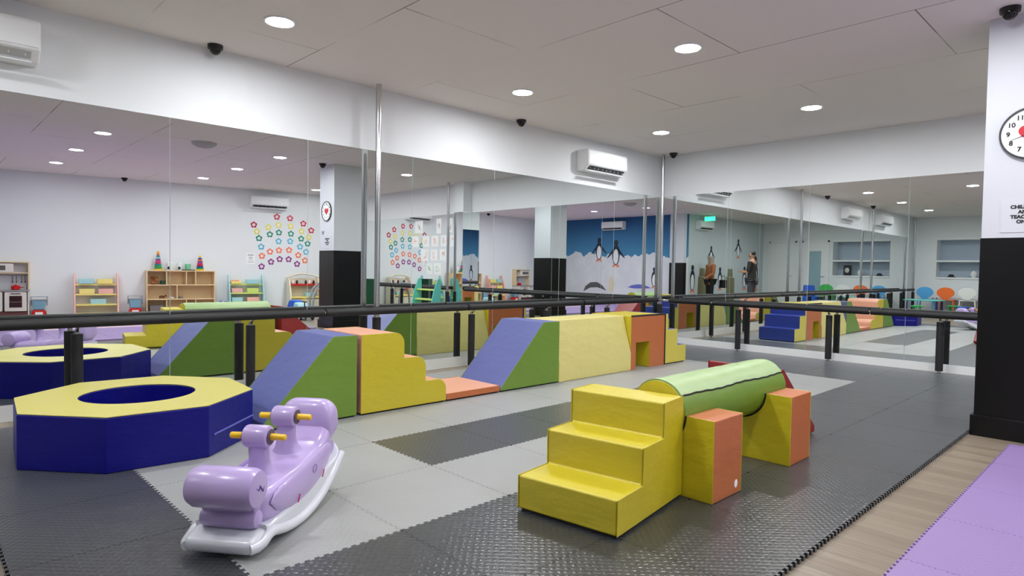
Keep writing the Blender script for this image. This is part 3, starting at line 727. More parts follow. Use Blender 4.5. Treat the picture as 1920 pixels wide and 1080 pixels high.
# far tail: upright rounded fluke
m = MB(); rg = []
for (t, w_, z0, z1) in ((0.29,.118,.16,.30),(0.31,.130,.17,.365),(0.325,.136,.18,.395),(0.345,.138,.19,.410),(0.375,.139,.20,.412),(0.40,.136,.21,.405),(0.415,.126,.225,.39),(0.423,.108,.245,.37)):
    rg.append(rect_ring(t, w_, z0, z1, 0.38, 8))
m.loft(rg); m.xf(ML); m.obj('tail', LIL, e, smooth=True, sub=1)
m = barrel(0.355, 0.165, 0.042, 0.118); m.xf(ML); m.obj('chin', LIL, e, smooth=True)
for yv in (-0.122, 0.122):
    m = MB(); m.loft([rect_ring(yv+0.02*q*(-1 if yv < 0 else 1)*-1, 0.085-0.05*q**0.6, 0.20+0.15*q, 0.201+0.15*q, 0.5) for q in (0.0,)] + [[(x*f, yv+(y_)*f2, z) for x, y_, z in [(math.cos(2*PI*k/20), math.sin(2*PI*k/20), zz_) for k in range(20)]] for f, f2, zz_ in ()]) if False else None
    m = MB(); rings = []
    for f, f2, z_ in ((0.10,0.075,0.205),(0.075,0.055,0.235),(0.052,0.042,0.27),(0.044,0.037,0.31),(0.044,0.036,0.375)):
        rings.append([(f*math.cos(2*PI*k/20), yv+f2*math.sin(2*PI*k/20), z_) for k in range(20)])
    m.loft(rings); m.xf(ML); hs = m.obj('handle_post', LIL, e, smooth=True)
    m = MB().lathe([(0.036,-0.055),(0.045,-0.050),(0.048,-0.040),(0.048,0.040),(0.045,0.050),(0.036,0.055)], (0, yv, 0.408), 28, axis='x'); m.xf(ML); m.obj('handle_drum', LIL, hs, smooth=True)
    for s_ in (1, -1):
        m = MB().lathe([(0.027,0.0),(0.033,0.001),(0.033,0.004),(0.027,0.005)], (s_*0.055-(0.005 if s_ < 0 else 0), yv, 0.408), 24, axis='x'); m.xf(ML); m.obj('drum_ring', mat('dark_ring', srgb(84,66,90),0.4), hs, smooth=True)
    m = MB().tube([(-0.125,yv,0.408),(-0.12,yv,0.408),(-0.06,yv,0.408),(0.06,yv,0.408),(0.12,yv,0.408),(0.125,yv,0.408)], [0.009,0.0135,0.0145,0.0145,0.0135,0.009], 14); m.xf(ML); o = m.obj('hand_bar', YPL, hs, smooth=True); o['label'] = 'yellow hand bar'
# ground contact
bpy.context.view_layer.update()
zmin = min((Vector(v.co).z for ch in e.children for v in ch.data.vertices))
e.location.z = Z0-zmin

# ------------------------------------------------------------------ pillar clock and sign
ck = root('wall_clock', 'round white wall clock with a red heart on the pillar', 'clock', (4.757, PY0, 2.03))
MB().lathe([(0.168,0),(0.172,-0.012),(0.168,-0.022),(0.160,-0.022),(0.158,-0.010)], seg=48, axis='y', caps=False).obj('rim', mat('dark_chrome', (0.12,0.12,0.13,1),0.2,metal=1), ck, smooth=True)
MB().cyl((0,-0.008,0),(0,-0.012,0),0.159,seg=48).obj('dial', PAPER, ck)
ht = []
for k in range(40):
    t = 2*PI*k/40; ht.append((0.0043*16*math.sin(t)**3, 0.0043*(13*math.cos(t)-5*math.cos(2*t)-2*math.cos(3*t)-math.cos(4*t))))
o = MB().prism(ht, 'y', -0.0135, -0.0122).obj('heart', mat('heart_red', srgb(190,20,40),0.5), ck)
INK = mat('black_ink', srgb(24,24,26), 0.6)
def text(s, size, loc, rot, parent, m=INK, name='lettering', bold=0.0):
    cu = bpy.data.curves.new(name, 'FONT'); cu.body = s; cu.size = size; cu.align_x = 'CENTER'; cu.align_y = 'CENTER'; cu.extrude = 0.0006; cu.offset = bold
    o = bpy.data.objects.new(name, cu); COL.objects.link(o)
    dg = bpy.context.evaluated_depsgraph_get(); me = bpy.data.meshes.new_from_object(o.evaluated_get(dg)); bpy.data.objects.remove(o)
    o = bpy.data.objects.new(name, me); COL.objects.link(o); me.materials.clear(); me.materials.append(m)
    o.location = loc; o.rotation_euler = rot; o.parent = parent; return o
FR = (R(90), 0, 0)
for n in range(1, 13):
    a = R(90-30*n); text(str(n), 0.042, (0.122*math.cos(a), -0.0135, 0.118*math.sin(a)), FR, ck, name='numeral', bold=0.0014)
for a, L, w_ in ((R(200), 0.115, 0.0025), (R(325), 0.08, 0.004)):
    m = MB(); d = Vector((math.cos(a), 0, math.sin(a))); q = Vector((-math.sin(a), 0, math.cos(a)))*w_
    m.poly([tuple(Vector((0,-0.016,0))+q), tuple(Vector((0,-0.016,0))-q), tuple(d*L+Vector((0,-0.016,0))-q*0.5), tuple(d*L+Vector((0,-0.016,0))+q*0.5)]); m.obj('hand', INK, ck)
sg = root('notice_sign', 'clear sign reading CHILDREN AND TEACHERS ONLY on the pillar', 'sign', (4.737, PY0-0.001, 1.385))
MB().box((-0.126,-0.002,0),(0.126,0,0.218)).obj('sign_plate', mat('acrylic_plate', srgb(208,211,217),0.2), sg)
for t_, z_ in (('CHILDREN',0.166),('AND',0.133),('TEACHERS',0.101),('ONLY',0.069)): text(t_, 0.031, (0,-0.003,z_), FR, sg, bold=0.0016)
o = MB(); 
bt = [(0,0),(0.02,0.03),(0.045,0.035),(0.04,0.01),(0.02,0),(0.035,-0.02),(0.02,-0.035),(0.004,-0.012)]
o.prism([(x_, z_) for x_, z_ in bt] + [(-x_, z_) for x_, z_ in bt[:0:-1]], 'y', -0.003, -0.001)
tag(o.obj('butterfly_decal', mat('grey_decal', srgb(110,112,112),0.6)), 'small grey butterfly decal on the pillar above the notice', 'decal', loc=(4.90, PY0, 1.66))

# ================================================================== things along the far side wall (seen in the left mirrors)
BIRCH = mat('birch_ply', srgb(228, 202, 158), 0.5, var=0.06, vscale=8)
BIRCHD = mat('birch_back', srgb(216, 192, 150), 0.6)
PNK = mat('pink_plastic', srgb(236, 180, 168), 0.4)
PYL = mat('pale_yellow_plastic', srgb(240, 222, 130), 0.4)
AQU = mat('aqua_plastic', srgb(164, 208, 214), 0.4)
TURQ = mat('turquoise_plastic', srgb(96, 190, 180), 0.4)
LGR = mat('lime_plastic', srgb(206, 226, 120), 0.4)
RPL = mat('red_plastic', srgb(200, 24, 28), 0.3)
BPL = mat('blue_plastic', srgb(36, 92, 196), 0.3)
GPL = mat('green_plastic', srgb(40, 150, 80), 0.3)
OPL = mat('orange_plastic', srgb(236, 110, 44), 0.35)
DBL = mat('deep_blue_plastic', srgb(28, 60, 150), 0.3)
GRY = mat('grey_plastic', srgb(150, 154, 160), 0.4)
CRM = mat('cream_plastic', srgb(226, 220, 196), 0.45)
DGN = mat('dark_green_plastic', srgb(10, 66, 40), 0.35)
MGN = mat('magenta_plastic', srgb(214, 40, 110), 0.35)
TEALP = mat('teal_plastic', srgb(30, 130, 130), 0.35)
PURP = mat('purple_plastic', srgb(104, 66, 150), 0.35)
def C(s, o=0.01, z=0.0): p = XC(s, o); return (p[0], p[1], z)

# flower decals
dec = {'red': [(2.462,2.009),(1.943,2.223),(1.638,2.207),(1.32,2.096),(1.127,1.941)], 'yellow': [(2.393,1.855),(2.136,1.967),(1.902,2.03),(1.622,2.019),(1.36,1.91),(1.191,1.772)],
 'green': [(2.345,1.701),(2.102,1.802),(1.895,1.853),(1.614,1.837),(1.369,1.729),(1.213,1.615)], 'blue': [(2.297,1.504),(1.9,1.647),(1.632,1.657),(1.396,1.534),(1.251,1.412)],
 'orange': [(2.278,1.289),(2.097,1.394),(1.892,1.432),(1.656,1.445),(1.437,1.329),(1.275,1.204)], 'purple': [(2.286,1.042),(2.072,1.155),(1.873,1.223),(1.664,1.224),(1.464,1.116)]}
dcol = {'red': (176,30,60), 'yellow': (224,214,110), 'green': (30,130,110), 'blue': (96,176,206), 'orange': (236,120,90), 'purple': (140,50,130)}
for cn, pts in dec.items():
    fm = mat(cn+'_decal_vinyl', srgb(*dcol[cn]), 0.5); src = None; n_ = len(pts)
    for k, (s_, z_) in enumerate(pts):
        lab = '%s flower decal on the wall arch, %s of its colour from the toy shelves' % (cn, ordn(k))
        if src is None:
            src = root('flower_decal', lab, 'wall decal', C(s_, 0.0005, z_), RZ_C, 'flower decals in arched rows')
            m = MB()
            for q in range(5):
                a = R(90+72*q); m.merge(MB().cyl((0.045*math.cos(a),-0.0005,0.045*math.sin(a)),(0.045*math.cos(a),-0.0025,0.045*math.sin(a)),0.032,seg=16))
            m.obj('petals', fm, src); o = MB().cyl((0,-0.0026,0),(0,-0.0032,0),0.033,seg=20).obj('centre', PAPER, src); o['label'] = 'white flower centre'
            MB().cyl((0,-0.0033,0),(0,-0.0038,0),0.010,seg=16).obj('centre_dot', fm, src)
        else: dup(src, C(s_, 0.0005, z_), label=lab)
nt_ = root('notice_sheet', 'small printed notice sheet on the wall beside the flower decals', 'notice', C(2.53, 0.0005, 1.10), RZ_C)
MB().box((-0.10,-0.002,0),(0.10,0,0.25)).obj('sheet', PAPER, nt_)
for z_, w_ in ((0.21,.06),(0.19,.07),(0.15,.03),(0.13,.05),(0.09,.04),(0.04,.07)): MB().box((-w_,-0.003,z_),(w_,-0.0021,z_+0.008)).obj('printed_line', INK, nt_)

# white play kitchen
KW = mat('kitchen_white', srgb(222, 214, 208), 0.4); KG = mat('kitchen_grey_top', srgb(150, 146, 148), 0.4)
k = root('play_kitchen', 'white toy kitchen with birch frame and dark oven window', 'toy kitchen', C(6.99, 0.01), RZ_C)
for x in (-0.38, 0.36): MB().box((x,-0.40 if False else -0.36,0),(x+0.02,-0.0,0.50)).obj('side_panel', KW, k, 0.002)
for x in (-0.38, 0.36): MB().box((x,-0.16,0.50),(x+0.02,0.0,1.06)).obj('upright', BIRCH, k, 0.002)
MB().box((-0.385,-0.37,0.50),(0.385,0,0.525)).obj('worktop', KG, k, 0.002)
MB().box((-0.36,-0.015,0.525),(0.36,-0.005,1.05)).obj('back_panel', mat('kitchen_back', srgb(190,190,196),0.5), k)
MB().box((-0.38,-0.17,1.045),(0.38,0,1.065)).obj('top_board', BIRCH, k, 0.002)
MB().box((-0.36,-0.16,0.84),(0.36,-0.015,0.855)).obj('shelf', BIRCH, k)
mw = MB().box((-0.14,-0.155,0.86),(0.35,-0.02,1.03)).obj('microwave', KW, k, 0.004)
MB().box((-0.02,-0.158,0.90),(0.32,-0.155,0.99)).obj('microwave_window', mat('smoky_glass', srgb(96,94,92),0.15), mw)
for x in (-0.345, 0.015):
    d = MB().box((x,-0.372,0.13),(x+0.33,-0.358,0.49)).obj('door', KW, k, 0.003)
    MB().box((x+0.09,-0.385,0.455),(x+0.24,-0.375,0.468)).obj('door_handle', BLK, d)
    if x < 0:
        MB().box((x+0.07,-0.374,0.20),(x+0.26,-0.3725,0.42)).obj('oven_window', mat('dark_oven_glass', srgb(50,20,22),0.12), d)
        MB().box((x+0.075,-0.377,0.30),(x+0.255,-0.3745,0.307)).obj('oven_shelf_wire', STEEL, d)
MB().box((-0.36,-0.34,0.0),(0.36,-0.02,0.12)).obj('kick_board', mat('maroon_board', srgb(110,60,60),0.5), k)
MB().tube([(-0.34,-0.03,0.80),(0,-0.03,0.80),(0.34,-0.03,0.80)],0.005,8).obj('utensil_rail', STEEL, k)
for x in (-0.12, -0.18, -0.26, -0.31):
    MB().tube([(x,-0.04,0.80),(x,-0.04,0.70),(x,-0.045,0.66)],[0.004,0.005,0.012],8).obj('utensil', mat('dark_utensil', srgb(60,50,50),0.4), k)
def R0(v): return Matrix.Rotation(RZ_C, 4, 'Z')
pot = root('toy_pot', 'red lidded toy pot standing on the toy kitchen worktop', 'toy pot', C(6.82, 0.15, 0.526), RZ_C)
MB().lathe([(0.05,0),(0.068,0.01),(0.072,0.06),(0.074,0.062)],seg=24).obj('pan', RPL, pot, smooth=True)
MB().lathe([(0.074,0.063),(0.06,0.08),(0.02,0.09),(0.012,0.10),(0.004,0.102)],seg=24).obj('lid', RPL, pot, smooth=True)
MB().tube([(-0.07,0,0.045),(-0.11,-0.01,0.05),(-0.125,-0.01,0.052)],0.008,8).obj('pot_handle', RPL, pot)
# toy scales/blenders: blue hopper on a red base
def blender(label, s_, first=None):
    e = root('toy_blender', label, 'toy', C(s_, 0.12), RZ_C, 'blue and red toy hoppers')
    MB().prism([(-0.13,0),(0.13,0),(0.10,0.14),(-0.10,0.14)],'y',-0.20,-0.02).obj('base', RPL, e, 0.02, seg=3)
    MB().box((-0.06,-0.205,0.02),(0.06,-0.198,0.10)).obj('front_plate', PAPER, e, 0.003)
    MB().prism([(-0.085,0.145),(0.085,0.145),(0.12,0.34),(-0.12,0.34)],'y',-0.19,-0.03).obj('hopper', mat('dusty_blue_plastic', srgb(120,160,182),0.4), e, 0.012)
    MB().box((-0.135,-0.20,0.325),(0.135,-0.02,0.345)).obj('rim', GRY, e, 0.005)
    for x in (-0.125, 0.125): MB().box((x-0.01,-0.12,0.22),(x+0.01,-0.10,0.40)).obj('bracket', GRY, e, 0.003)
    MB().tube([(-0.13,-0.11,0.39),(0,-0.11,0.395),(0.13,-0.11,0.39)],0.006,8).obj('cross_bar', GRY, e)
blender('blue toy hopper on a red base right beside the toy kitchen', 6.46)
blender('blue toy hopper on a red base between the pink shelf and wooden unit', 4.86)
# slanted plastic shelves with bins
def bin_(label, loc, w_, m_, rz=RZ_C, grp=None, hh=0.10, d_=0.14):
    e = MB(); t = 0.008
    e.prism([(-w_/2*0.92,0),(w_/2*0.92,0),(w_/2,hh),(w_/2-t,hh),(w_/2*0.92-t,t),(-w_/2*0.92+t,t),(-w_/2+t,hh),(-w_/2,hh)],'y',-d_/2,d_/2)
    e.box((-w_/2*0.9,-d_/2,0),(w_/2*0.9,-d_/2+t,hh*0.98)); e.box((-w_/2*0.9,d_/2-t,0),(w_/2*0.9,d_/2,hh*0.98))
    return tag(e.obj('storage_bin', m_, None, 0.003), label, 'storage bin', grp, loc, rz)
def plastic_shelf(label, s_, side, shelf, W=0.72, Ht=0.86, loc=None, rz=RZ_C):
    e = root('toy_shelf', label, 'toy shelf', loc or C(s_, 0.02), rz)
    for x in (-W/2, W/2-0.03):
        pr = [(-0.34,0),(-0.02,0),(-0.02,Ht-0.05)] + [(-0.07+0.05*math.cos(R(a)), Ht-0.05+0.05*math.sin(R(a))) for a in (30,60,90,120,150)] + [(-0.12,Ht-0.06),(-0.20,Ht*0.72),(-0.30,Ht*0.2)]
        MB().prism(pr,'x',x,x+0.03).obj('side_panel', side, e, 0.008, seg=3)
    for k_, z_ in enumerate((0.06, 0.235, 0.44, 0.64)):
        dd_ = 0.30-0.05*k_
        MB().box((-W/2+0.03,-dd_,z_-0.03),(W/2-0.03,-0.03,z_)).obj('shelf', shelf, e, 0.006)
    return e
plastic_shelf('pink-sided toy shelf with pale yellow shelves', 5.53, PNK, PYL, W=0.76)
g_ = 'plastic bins on the toy shelves'
bin_('pale blue bin on the top of the pink-sided shelf', C(5.70,0.12,0.641),0.26,AQU,grp=g_); bin_('pale yellow bin on the top of the pink-sided shelf', C(5.38,0.12,0.641),0.28,PYL,grp=g_)
bin_('pale yellow bin on the second shelf of the pink-sided shelf', C(5.69,0.14,0.441),0.27,PYL,grp=g_); bin_('pink bin on the second shelf of the pink-sided shelf', C(5.37,0.14,0.441),0.27,PNK,grp=g_)
bin_('pale blue bin in the middle of the pink-sided shelf', C(5.50,0.16,0.236),0.28,AQU,grp=g_)
plastic_shelf('aqua-sided toy shelf with lime shelves under the flower decals', 2.66, AQU, LGR, W=0.76)
bin_('yellow bin of orange play fruit on the aqua-sided shelf', C(2.88,0.12,0.641),0.22,PYL,grp=g_,hh=0.06)
bin_('blue bin holding small toys on the aqua-sided shelf', C(2.52,0.12,0.641),0.28,AQU,grp=g_)
bin_('pink bin on the second shelf of the aqua-sided shelf', C(2.86,0.14,0.441),0.24,PNK,grp=g_); bin_('lime bin on the second shelf of the aqua-sided shelf', C(2.52,0.14,0.441),0.26,LGR,grp=g_)
bin_('aqua bin on the third shelf of the aqua-sided shelf', C(2.86,0.16,0.236),0.24,AQU,grp=g_); bin_('pale pink bin on the third shelf of the aqua-sided shelf', C(2.52,0.16,0.236),0.27,PNK,grp=g_)
for k_, (dx, dy) in enumerate(((-0.06,0),(0.0,0.02),(0.06,-0.01))):
    p = C(2.88+dx,0.12+dy,0.70); tag(MB().ball((0,0,0),0.032,14,sc_=(1,1,0.9)).obj('play_fruit', OPL, None, smooth=True), 'orange play fruit in the yellow bin, %s along' % ordn(k_), 'toy fruit', 'play fruit in the yellow bin', (p[0],p[1],0.695))
# birch cubby unit
u = root('wooden_cubby_shelf', 'birch cubby shelf unit holding toys and stacking cones', 'shelf unit', C(4.0, 0.01), RZ_C)
UW, UD, UH = 1.32, 0.30, 0.93
for x in (-UW/2, UW/2-0.018): MB().box((x,-UD,0),(x+0.018,0,UH)).obj('side_panel', BIRCH, u, 0.001)
for z_ in (0.0, 0.305, 0.61, 0.912): MB().box((-UW/2+0.018,-UD,z_),(UW/2-0.018,-0.006,z_+0.018)).obj('shelf_board', BIRCH, u, 0.001)
MB().box((-UW/2+0.01,-0.006,0.01),(UW/2-0.01,0,UH-0.01)).obj('back_panel', BIRCHD, u)
for x, z_ in ((-0.28,0.628),(-0.10,0.628),(0.28,0.628),(0.08,0.323),(-0.28,0.018),(-0.10,0.018),(0.28,0.018)):
    MB().box((x,-UD+0.003,z_),(x+0.016,-0.007,z_+0.284)).obj('divider', BIRCH, u)
def cone(label, s_, cols, top):
    e = root('stacking_cone', label, 'stacking toy', C(s_, 0.15, 0.931), RZ_C, 'stacking ring cones on the birch unit')
    MB().lathe([(0.085,0),(0.09,0.012),(0.08,0.028)],seg=24).obj('base', YPL, e, smooth=True)
    for k_, c_ in enumerate(cols):
        r_ = 0.076-0.0055*k_; z_ = 0.029+0.036*k_
        MB().lathe([(r_-0.014,z_),(r_,z_+0.008),(r_,z_+0.026),(r_-0.014,z_+0.034)],seg=24).obj('ring', c_, e, smooth=True)
    z_ = 0.03+0.036*len(cols); MB().ball((0,0,z_+0.025),0.028,14).obj('top_knob', top, e, smooth=True)
cone('taller stacking cone with a red ring under a yellow tip', 4.43, [GPL, GPL, TEALP, MGN, MGN, PURP, AQU, TEALP, OPL], YPL)
cone('shorter stacking cone with a yellow top beside the green bucket', 3.62, [GPL, DBL, RPL, MGN, PURP, OPL, DBL], YPL)
CLR = mat('clear_jar', srgb(214,220,220), 0.1)
for k_, (s_, n_) in enumerate(((4.22,'between the taller cone and the second jar'),(4.02,'next to the black tray'))):
    e = root('toy_jar', 'clear jar of black and white figures %s' % n_, 'jar', C(s_, 0.15, 0.931), RZ_C)
    MB().lathe([(0.05,0),(0.055,0.01),(0.055,0.13),(0.045,0.15)],seg=24).obj('jar', CLR, e, smooth=True); MB().lathe([(0.048,0.151),(0.048,0.17),(0.02,0.176)],seg=24).obj('lid', WHT, e, smooth=True)
    MB().ball((0.01,-0.045,0.05),0.03,10,sc_=(1,0.5,1.4)).obj('figure', INK, e, smooth=True)
e = root('toy_tray', 'black tray lying on top of the birch unit', 'tray', C(3.86, 0.15, 0.931), RZ_C); MB().box((-0.13,-0.07,0),(0.13,0.07,0.018)).obj('tray', BLK, e, 0.003)
e = root('green_bucket', 'translucent green bucket standing on the black tray', 'bucket', C(3.86, 0.15, 0.9495), RZ_C)
MB().lathe([(0.045,0),(0.05,0.01),(0.062,0.12),(0.066,0.125)],seg=24).obj('bucket', mat('mint_plastic', srgb(130,214,170),0.3), e, smooth=True)
MB().tube([(0.064*math.cos(R(a)),0,0.12+0.05*math.sin(R(a))) for a in range(0,181,15)],0.003,6).obj('bucket_handle', WHT, e)
for lab, s_, z_, w_, h_, c_ in (('small orange and brown figures heap in the top left cubby',4.52,0.629,.16,.18,(150,84,40)),('dark green toy box in the top left cubby',4.345,0.629,.09,.08,(30,60,40)),('brown wooden toy animal on the middle shelf',4.36,0.324,.16,.07,(110,60,40)),('white toy plate stack on the middle shelf',4.17,0.324,.13,.04,(226,226,224)),('grey toy plate stack on the middle shelf',4.01,0.324,.12,.05,(120,126,126)),('grey wicker basket in the bottom left cubby',4.465,0.019,.26,.17,(116,108,112))):
    p = C(s_, 0.16, z_)
    m = MB()
    if 'stack' in lab: m.lathe([(w_/2*0.7,0),(w_/2,h_*0.4),(w_/2,h_*0.5),(w_/2*0.6,h_*0.7),(w_/2*0.4,h_)],seg=24)
    elif 'heap' in lab:
        for q in range(9): m.ball((random.uniform(-w_/2,w_/2)*0.8, random.uniform(-0.05,0.05), 0.035+0.05*(q//3)),0.035,10,sc_=(1,1,1))
    elif 'animal' in lab: m.ball((0,0,0.042),0.04,12,sc_=(1.5,0.7,0.7)); m.ball((-0.07,0,0.06),0.022,10); [m.cyl((x,0,0),(x,0,0.03),0.009,seg=8) for x in (-0.04,0.04)]
    else: m.prism([(-w_/2*0.9,0),(w_/2*0.9,0),(w_/2,h_),(-w_/2,h_)],'y',-0.09,0.09)
    nm = {'small': 'toy_figures', 'dark ': 'toy_box', 'brown': 'toy_animal', 'white': 'toy_plates', 'grey ': 'toy_plates' if 'plate' in lab else 'basket'}[lab[:5]]
    tag(m.obj(nm, mat('toy_col_%d_%d' % (c_[0], c_[1]), srgb(*c_), 0.6, bump=0.3 if 'wicker' in lab else 0), None, 0.004 if ('box' in lab or 'wicker' in lab) else 0, smooth=True), lab, 'toy' if 'basket' not in lab else 'basket', loc=(p[0],p[1],p[2]), rz=RZ_C)
p = C(3.19,0.36,0.14); o = tag(MB().ball((0,0,0),0.14,28).obj('play_ball', mat('blue_ball', srgb(30,56,140),0.3), None, smooth=True), 'blue ball with white dots between the birch unit and aqua shelf', 'ball', loc=(p[0],p[1],0.1402))
m = MB()
for a, b_ in ((20,40),(60,35),(95,50),(40,70),(75,75),(120,65),(110,30),(150,45)):
    a_, e_ = R(a+90), R(b_); d = Vector((math.cos(e_)*math.cos(a_), math.cos(e_)*math.sin(a_), math.sin(e_))); m.cyl(d*0.1385, d*0.1415, 0.016, seg=12)
m.obj('dots', PAPER, o)
# cream plastic play shop
e = root('play_market_stand', 'cream plastic play stand with a red shelf next to the decals', 'toy stand', C(1.36, 0.03), RZ_C)
for x in (-0.36, 0.33): MB().prism([(-0.40,0),(-0.02,0),(-0.02,0.80),(-0.10,0.82),(-0.22,0.74),(-0.34,0.42)],'x',x,x+0.04).obj('side_panel', CRM, e, 0.012, seg=3)
MB().box((-0.33,-0.045,0.05),(0.33,-0.02,0.78)).obj('back_panel', CRM, e, 0.004)
MB().box((-0.33,-0.26,0.60),(0.33,-0.05,0.64)).obj('red_shelf', RPL, e, 0.006)
MB().box((-0.33,-0.38,0.30),(0.33,-0.05,0.34)).obj('counter', PYL, e, 0.006)
MB().box((-0.33,-0.38,0.02),(0.33,-0.36,0.28)).obj('front_panel', CRM, e, 0.006)
MB().tube([(-0.36,-0.2,0.80),(-0.2,-0.12,0.86),(0,-0.1,0.88),(0.2,-0.12,0.86),(0.36,-0.2,0.80)],0.02,10).obj('top_arch', CRM, e, smooth=True)
for k_, (x, c_) in enumerate(((-0.24,INK),(-0.14,PAPER),(-0.05,INK),(0.06,AQU),(0.16,INK),(0.25,WHT))):
    p = C(1.36+x,0.19,0.641); tag(MB().lathe([(0.02,0),(0.03,0.02),(0.024,0.07),(0.01,0.09)],seg=12).obj('toy_bottle', c_, None, smooth=True), 'small toy bottle on the red shelf, %s along' % ordn(k_), 'toy bottle', 'toy bottles on the red shelf', (p[0],p[1],0.6405), RZ_C)
p = C(1.25,0.26,0.341); e = root('toy_basket', 'light blue toy basket on the cream stand counter', 'toy basket', (p[0],p[1],0.3405), RZ_C); MB().prism([(-0.09,0),(0.09,0),(0.12,0.09),(-0.12,0.09)],'y',-0.07,0.07).obj('basket', AQU, e, 0.006); MB().tube([(-0.11,0,0.09),(-0.07,0,0.16),(0.07,0,0.16),(0.11,0,0.09)],0.005,8).obj('basket_handle', AQU, e)
# activity arch, toy cars
e = root('activity_arch', 'grey tubular toy arch standing before the cream stand', 'toy arch', C(1.05, 0.72), RZ_C)
for y_ in (-0.12, 0.12): MB().tube([(-0.30,y_,0),(-0.28,y_,0.32),(-0.20,y_,0.56),(-0.05,y_,0.66),(0.10,y_,0.66),(0.22,y_,0.54),(0.28,y_,0.32),(0.30,y_,0)],0.024,12).obj('arch_tube', GRY, e, smooth=True)
for x in (-0.05, 0.10): MB().tube([(x,-0.12,0.66),(x,0,0.665),(x,0.12,0.66)],0.016,10).obj('cross_tube', GRY, e, smooth=True)
for x, c_ in ((-0.10,GPL),(0.0,PURP),(0.10,OPL)): MB().ball((x,0,0.50),0.035,12).obj('hanging_toy', c_, e, smooth=True); MB().cyl((x,0,0.53),(x,0,0.655),0.003,seg=6).obj('string', WHT, e)
def ride_car(label, x, y, rz, c1, c2, m2):
    e = root('ride_on_car', label, 'toy car', (x, y, 0), rz, 'plastic ride-on cars')
    pr = [(-0.27,0.07),(0.27,0.07),(0.28,0.17),(0.20,0.22),(0.06,0.24),(-0.02,0.33),(-0.22,0.34),(-0.27,0.22)]
    MB().prism(pr,'x',-0.11,0.11).obj('body', c1, e, 0.03, seg=3)
    for sx in (-0.125, 0.125):
        for sy in (-0.17, 0.17): MB().cyl((sx-0.018,sy,0.062),(sx+0.018,sy,0.062),0.062,seg=20).obj('wheel', BLK, e, 0.006); 
    for sx in (-0.1445, 0.1445):
        for sy in (-0.17, 0.17): MB().cyl((sx-0.001,sy,0.062),(sx+0.001,sy,0.062),0.032,seg=16).obj('hub_cap', PAPER, e)
    MB().tube([(-0.05,0.08,0.36),(0.05,0.08,0.36)],0.012,8).obj('steering_bar', c2, e); MB().cyl((0,0.08,0.24),(0,0.08,0.36),0.012,seg=10).obj('steering_column', c2, e)
    MB().box((-0.09,-0.275,0.10),(0.09,-0.262,0.24)).obj('front_plate', m2, e, 0.006)
ride_car('blue ride-on toy car by the pillar with a yellow front plate', 7.55, -2.15, R(60), BPL, YPL, YPL)
ride_car('light blue ride-on toy car near the purple mats', 6.6, -2.55, R(95), AQU, BLK, PAPER)
e = root('green_storage_box', 'tall dark green storage cabinet on the floor behind the pillar', 'cabinet', (7.0, -0.76, 0), R(-60))
MB().box((-0.12,-0.12,0.0),(0.12,0.12,0.78)).obj('body', DGN, e, 0.008); MB().box((-0.125,-0.125,0.782),(0.125,0.125,0.81)).obj('lid', DGN, e, 0.005)
for z_ in (0.3, 0.62): MB().box((-0.11,-0.126,z_),(0.11,-0.12,z_+0.012)).obj('ridge', DGN, e)

# drawings taped to the mirrors beyond the pillar
def sheet(x, z, w_, h_, k_):
    e = root('drawing_sheet', 'white drawing taped to mirrors past the pillar, %s' % k_, 'drawing', (x, -0.0072, z), 0, 'drawings taped on the mirrors')
    MB().box((-w_/2,-0.0012,-h_/2),(w_/2,0,h_/2)).obj('sheet', PAPER, e)
    m = MB(); rr_ = random.Random(int(x*1000)); 
    cpts = [(w_*0.28*(rr_.random()*2-1), -0.002, h_*0.3*(rr_.random()*2-1)) for q in range(6)]
    m.tube(cpts, 0.004, 6); m.obj('sketch', random.Random(int(z*977)).choice([INK, OPL, mat('brown_crayon', srgb(150,84,50),0.7), GPL]), e)
rows = [(1.98, [(5.15,.2,.3),(5.52,.17,.32),(6.25,.3,.27)]), (1.66, [(5.02,.2,.24),(5.33,.23,.24),(5.66,.25,.24),(5.98,.25,.24),(6.38,.25,.24)]), (1.36, [(5.36,.23,.24),(5.68,.25,.24),(6.02,.28,.26)]), (1.06, [(5.55,.24,.24),(5.84,.22,.24)])]
for r_, (z_, L) in enumerate(rows):
    for q, (x, w_, h_) in enumerate(L): sheet(x, z_, w_, h_, '%s in row %s from the top' % (ordn(q), ['one','two','three','four'][r_]))
plastic_shelf('turquoise-sided toy shelf under the drawings', 0, TURQ, LGR, loc=(5.25, -0.38, 0), rz=0.0, W=0.7)

# ================================================================== things beyond the play area (seen in the right-hand mirrors)
def chair(label, x, y, rz, m_):
    e = root('kids_chair', label, "child's chair", (x, y, 0), rz, 'coloured plastic chairs below the alcove')
    MB().prism([(-0.19,-0.18),(0.19,-0.18),(0.21,0.12),(0.15,0.19),(-0.15,0.19),(-0.21,0.12)],'z',0.40,0.425).obj('seat', m_, e, 0.01, seg=3)
    m = MB(); n = 13
    out = [(-0.06,0.43),(0.06,0.43)] + [(0.215*math.cos(R(a)), 0.615+0.155*math.sin(R(a))) for a in range(-20,201,20)]
    m.prism(out,'y',-0.195,-0.172); b_ = m.obj('backrest', m_, e, 0.008)
    for a in range(20,161,28):
        MB().box((0.0,0,0),(0.012,0.001,0.07)).xf(Matrix.Translation((0.13*math.cos(R(a)),-0.171,0.60+0.075*math.sin(R(a)))) @ Matrix.Rotation(R(90-a),4,'Y')).obj('back_slot', BLKV, b_)
    for sx in (-0.17, 0.17):
        for sy in (-0.15, 0.14): MB().tube([(sx,sy,0.405),(sx*1.12,sy*1.12,0.2),(sx*1.22,sy*1.22,0.0)],[0.018,0.015,0.014],10).obj('leg', m_, e, smooth=True)
    return e
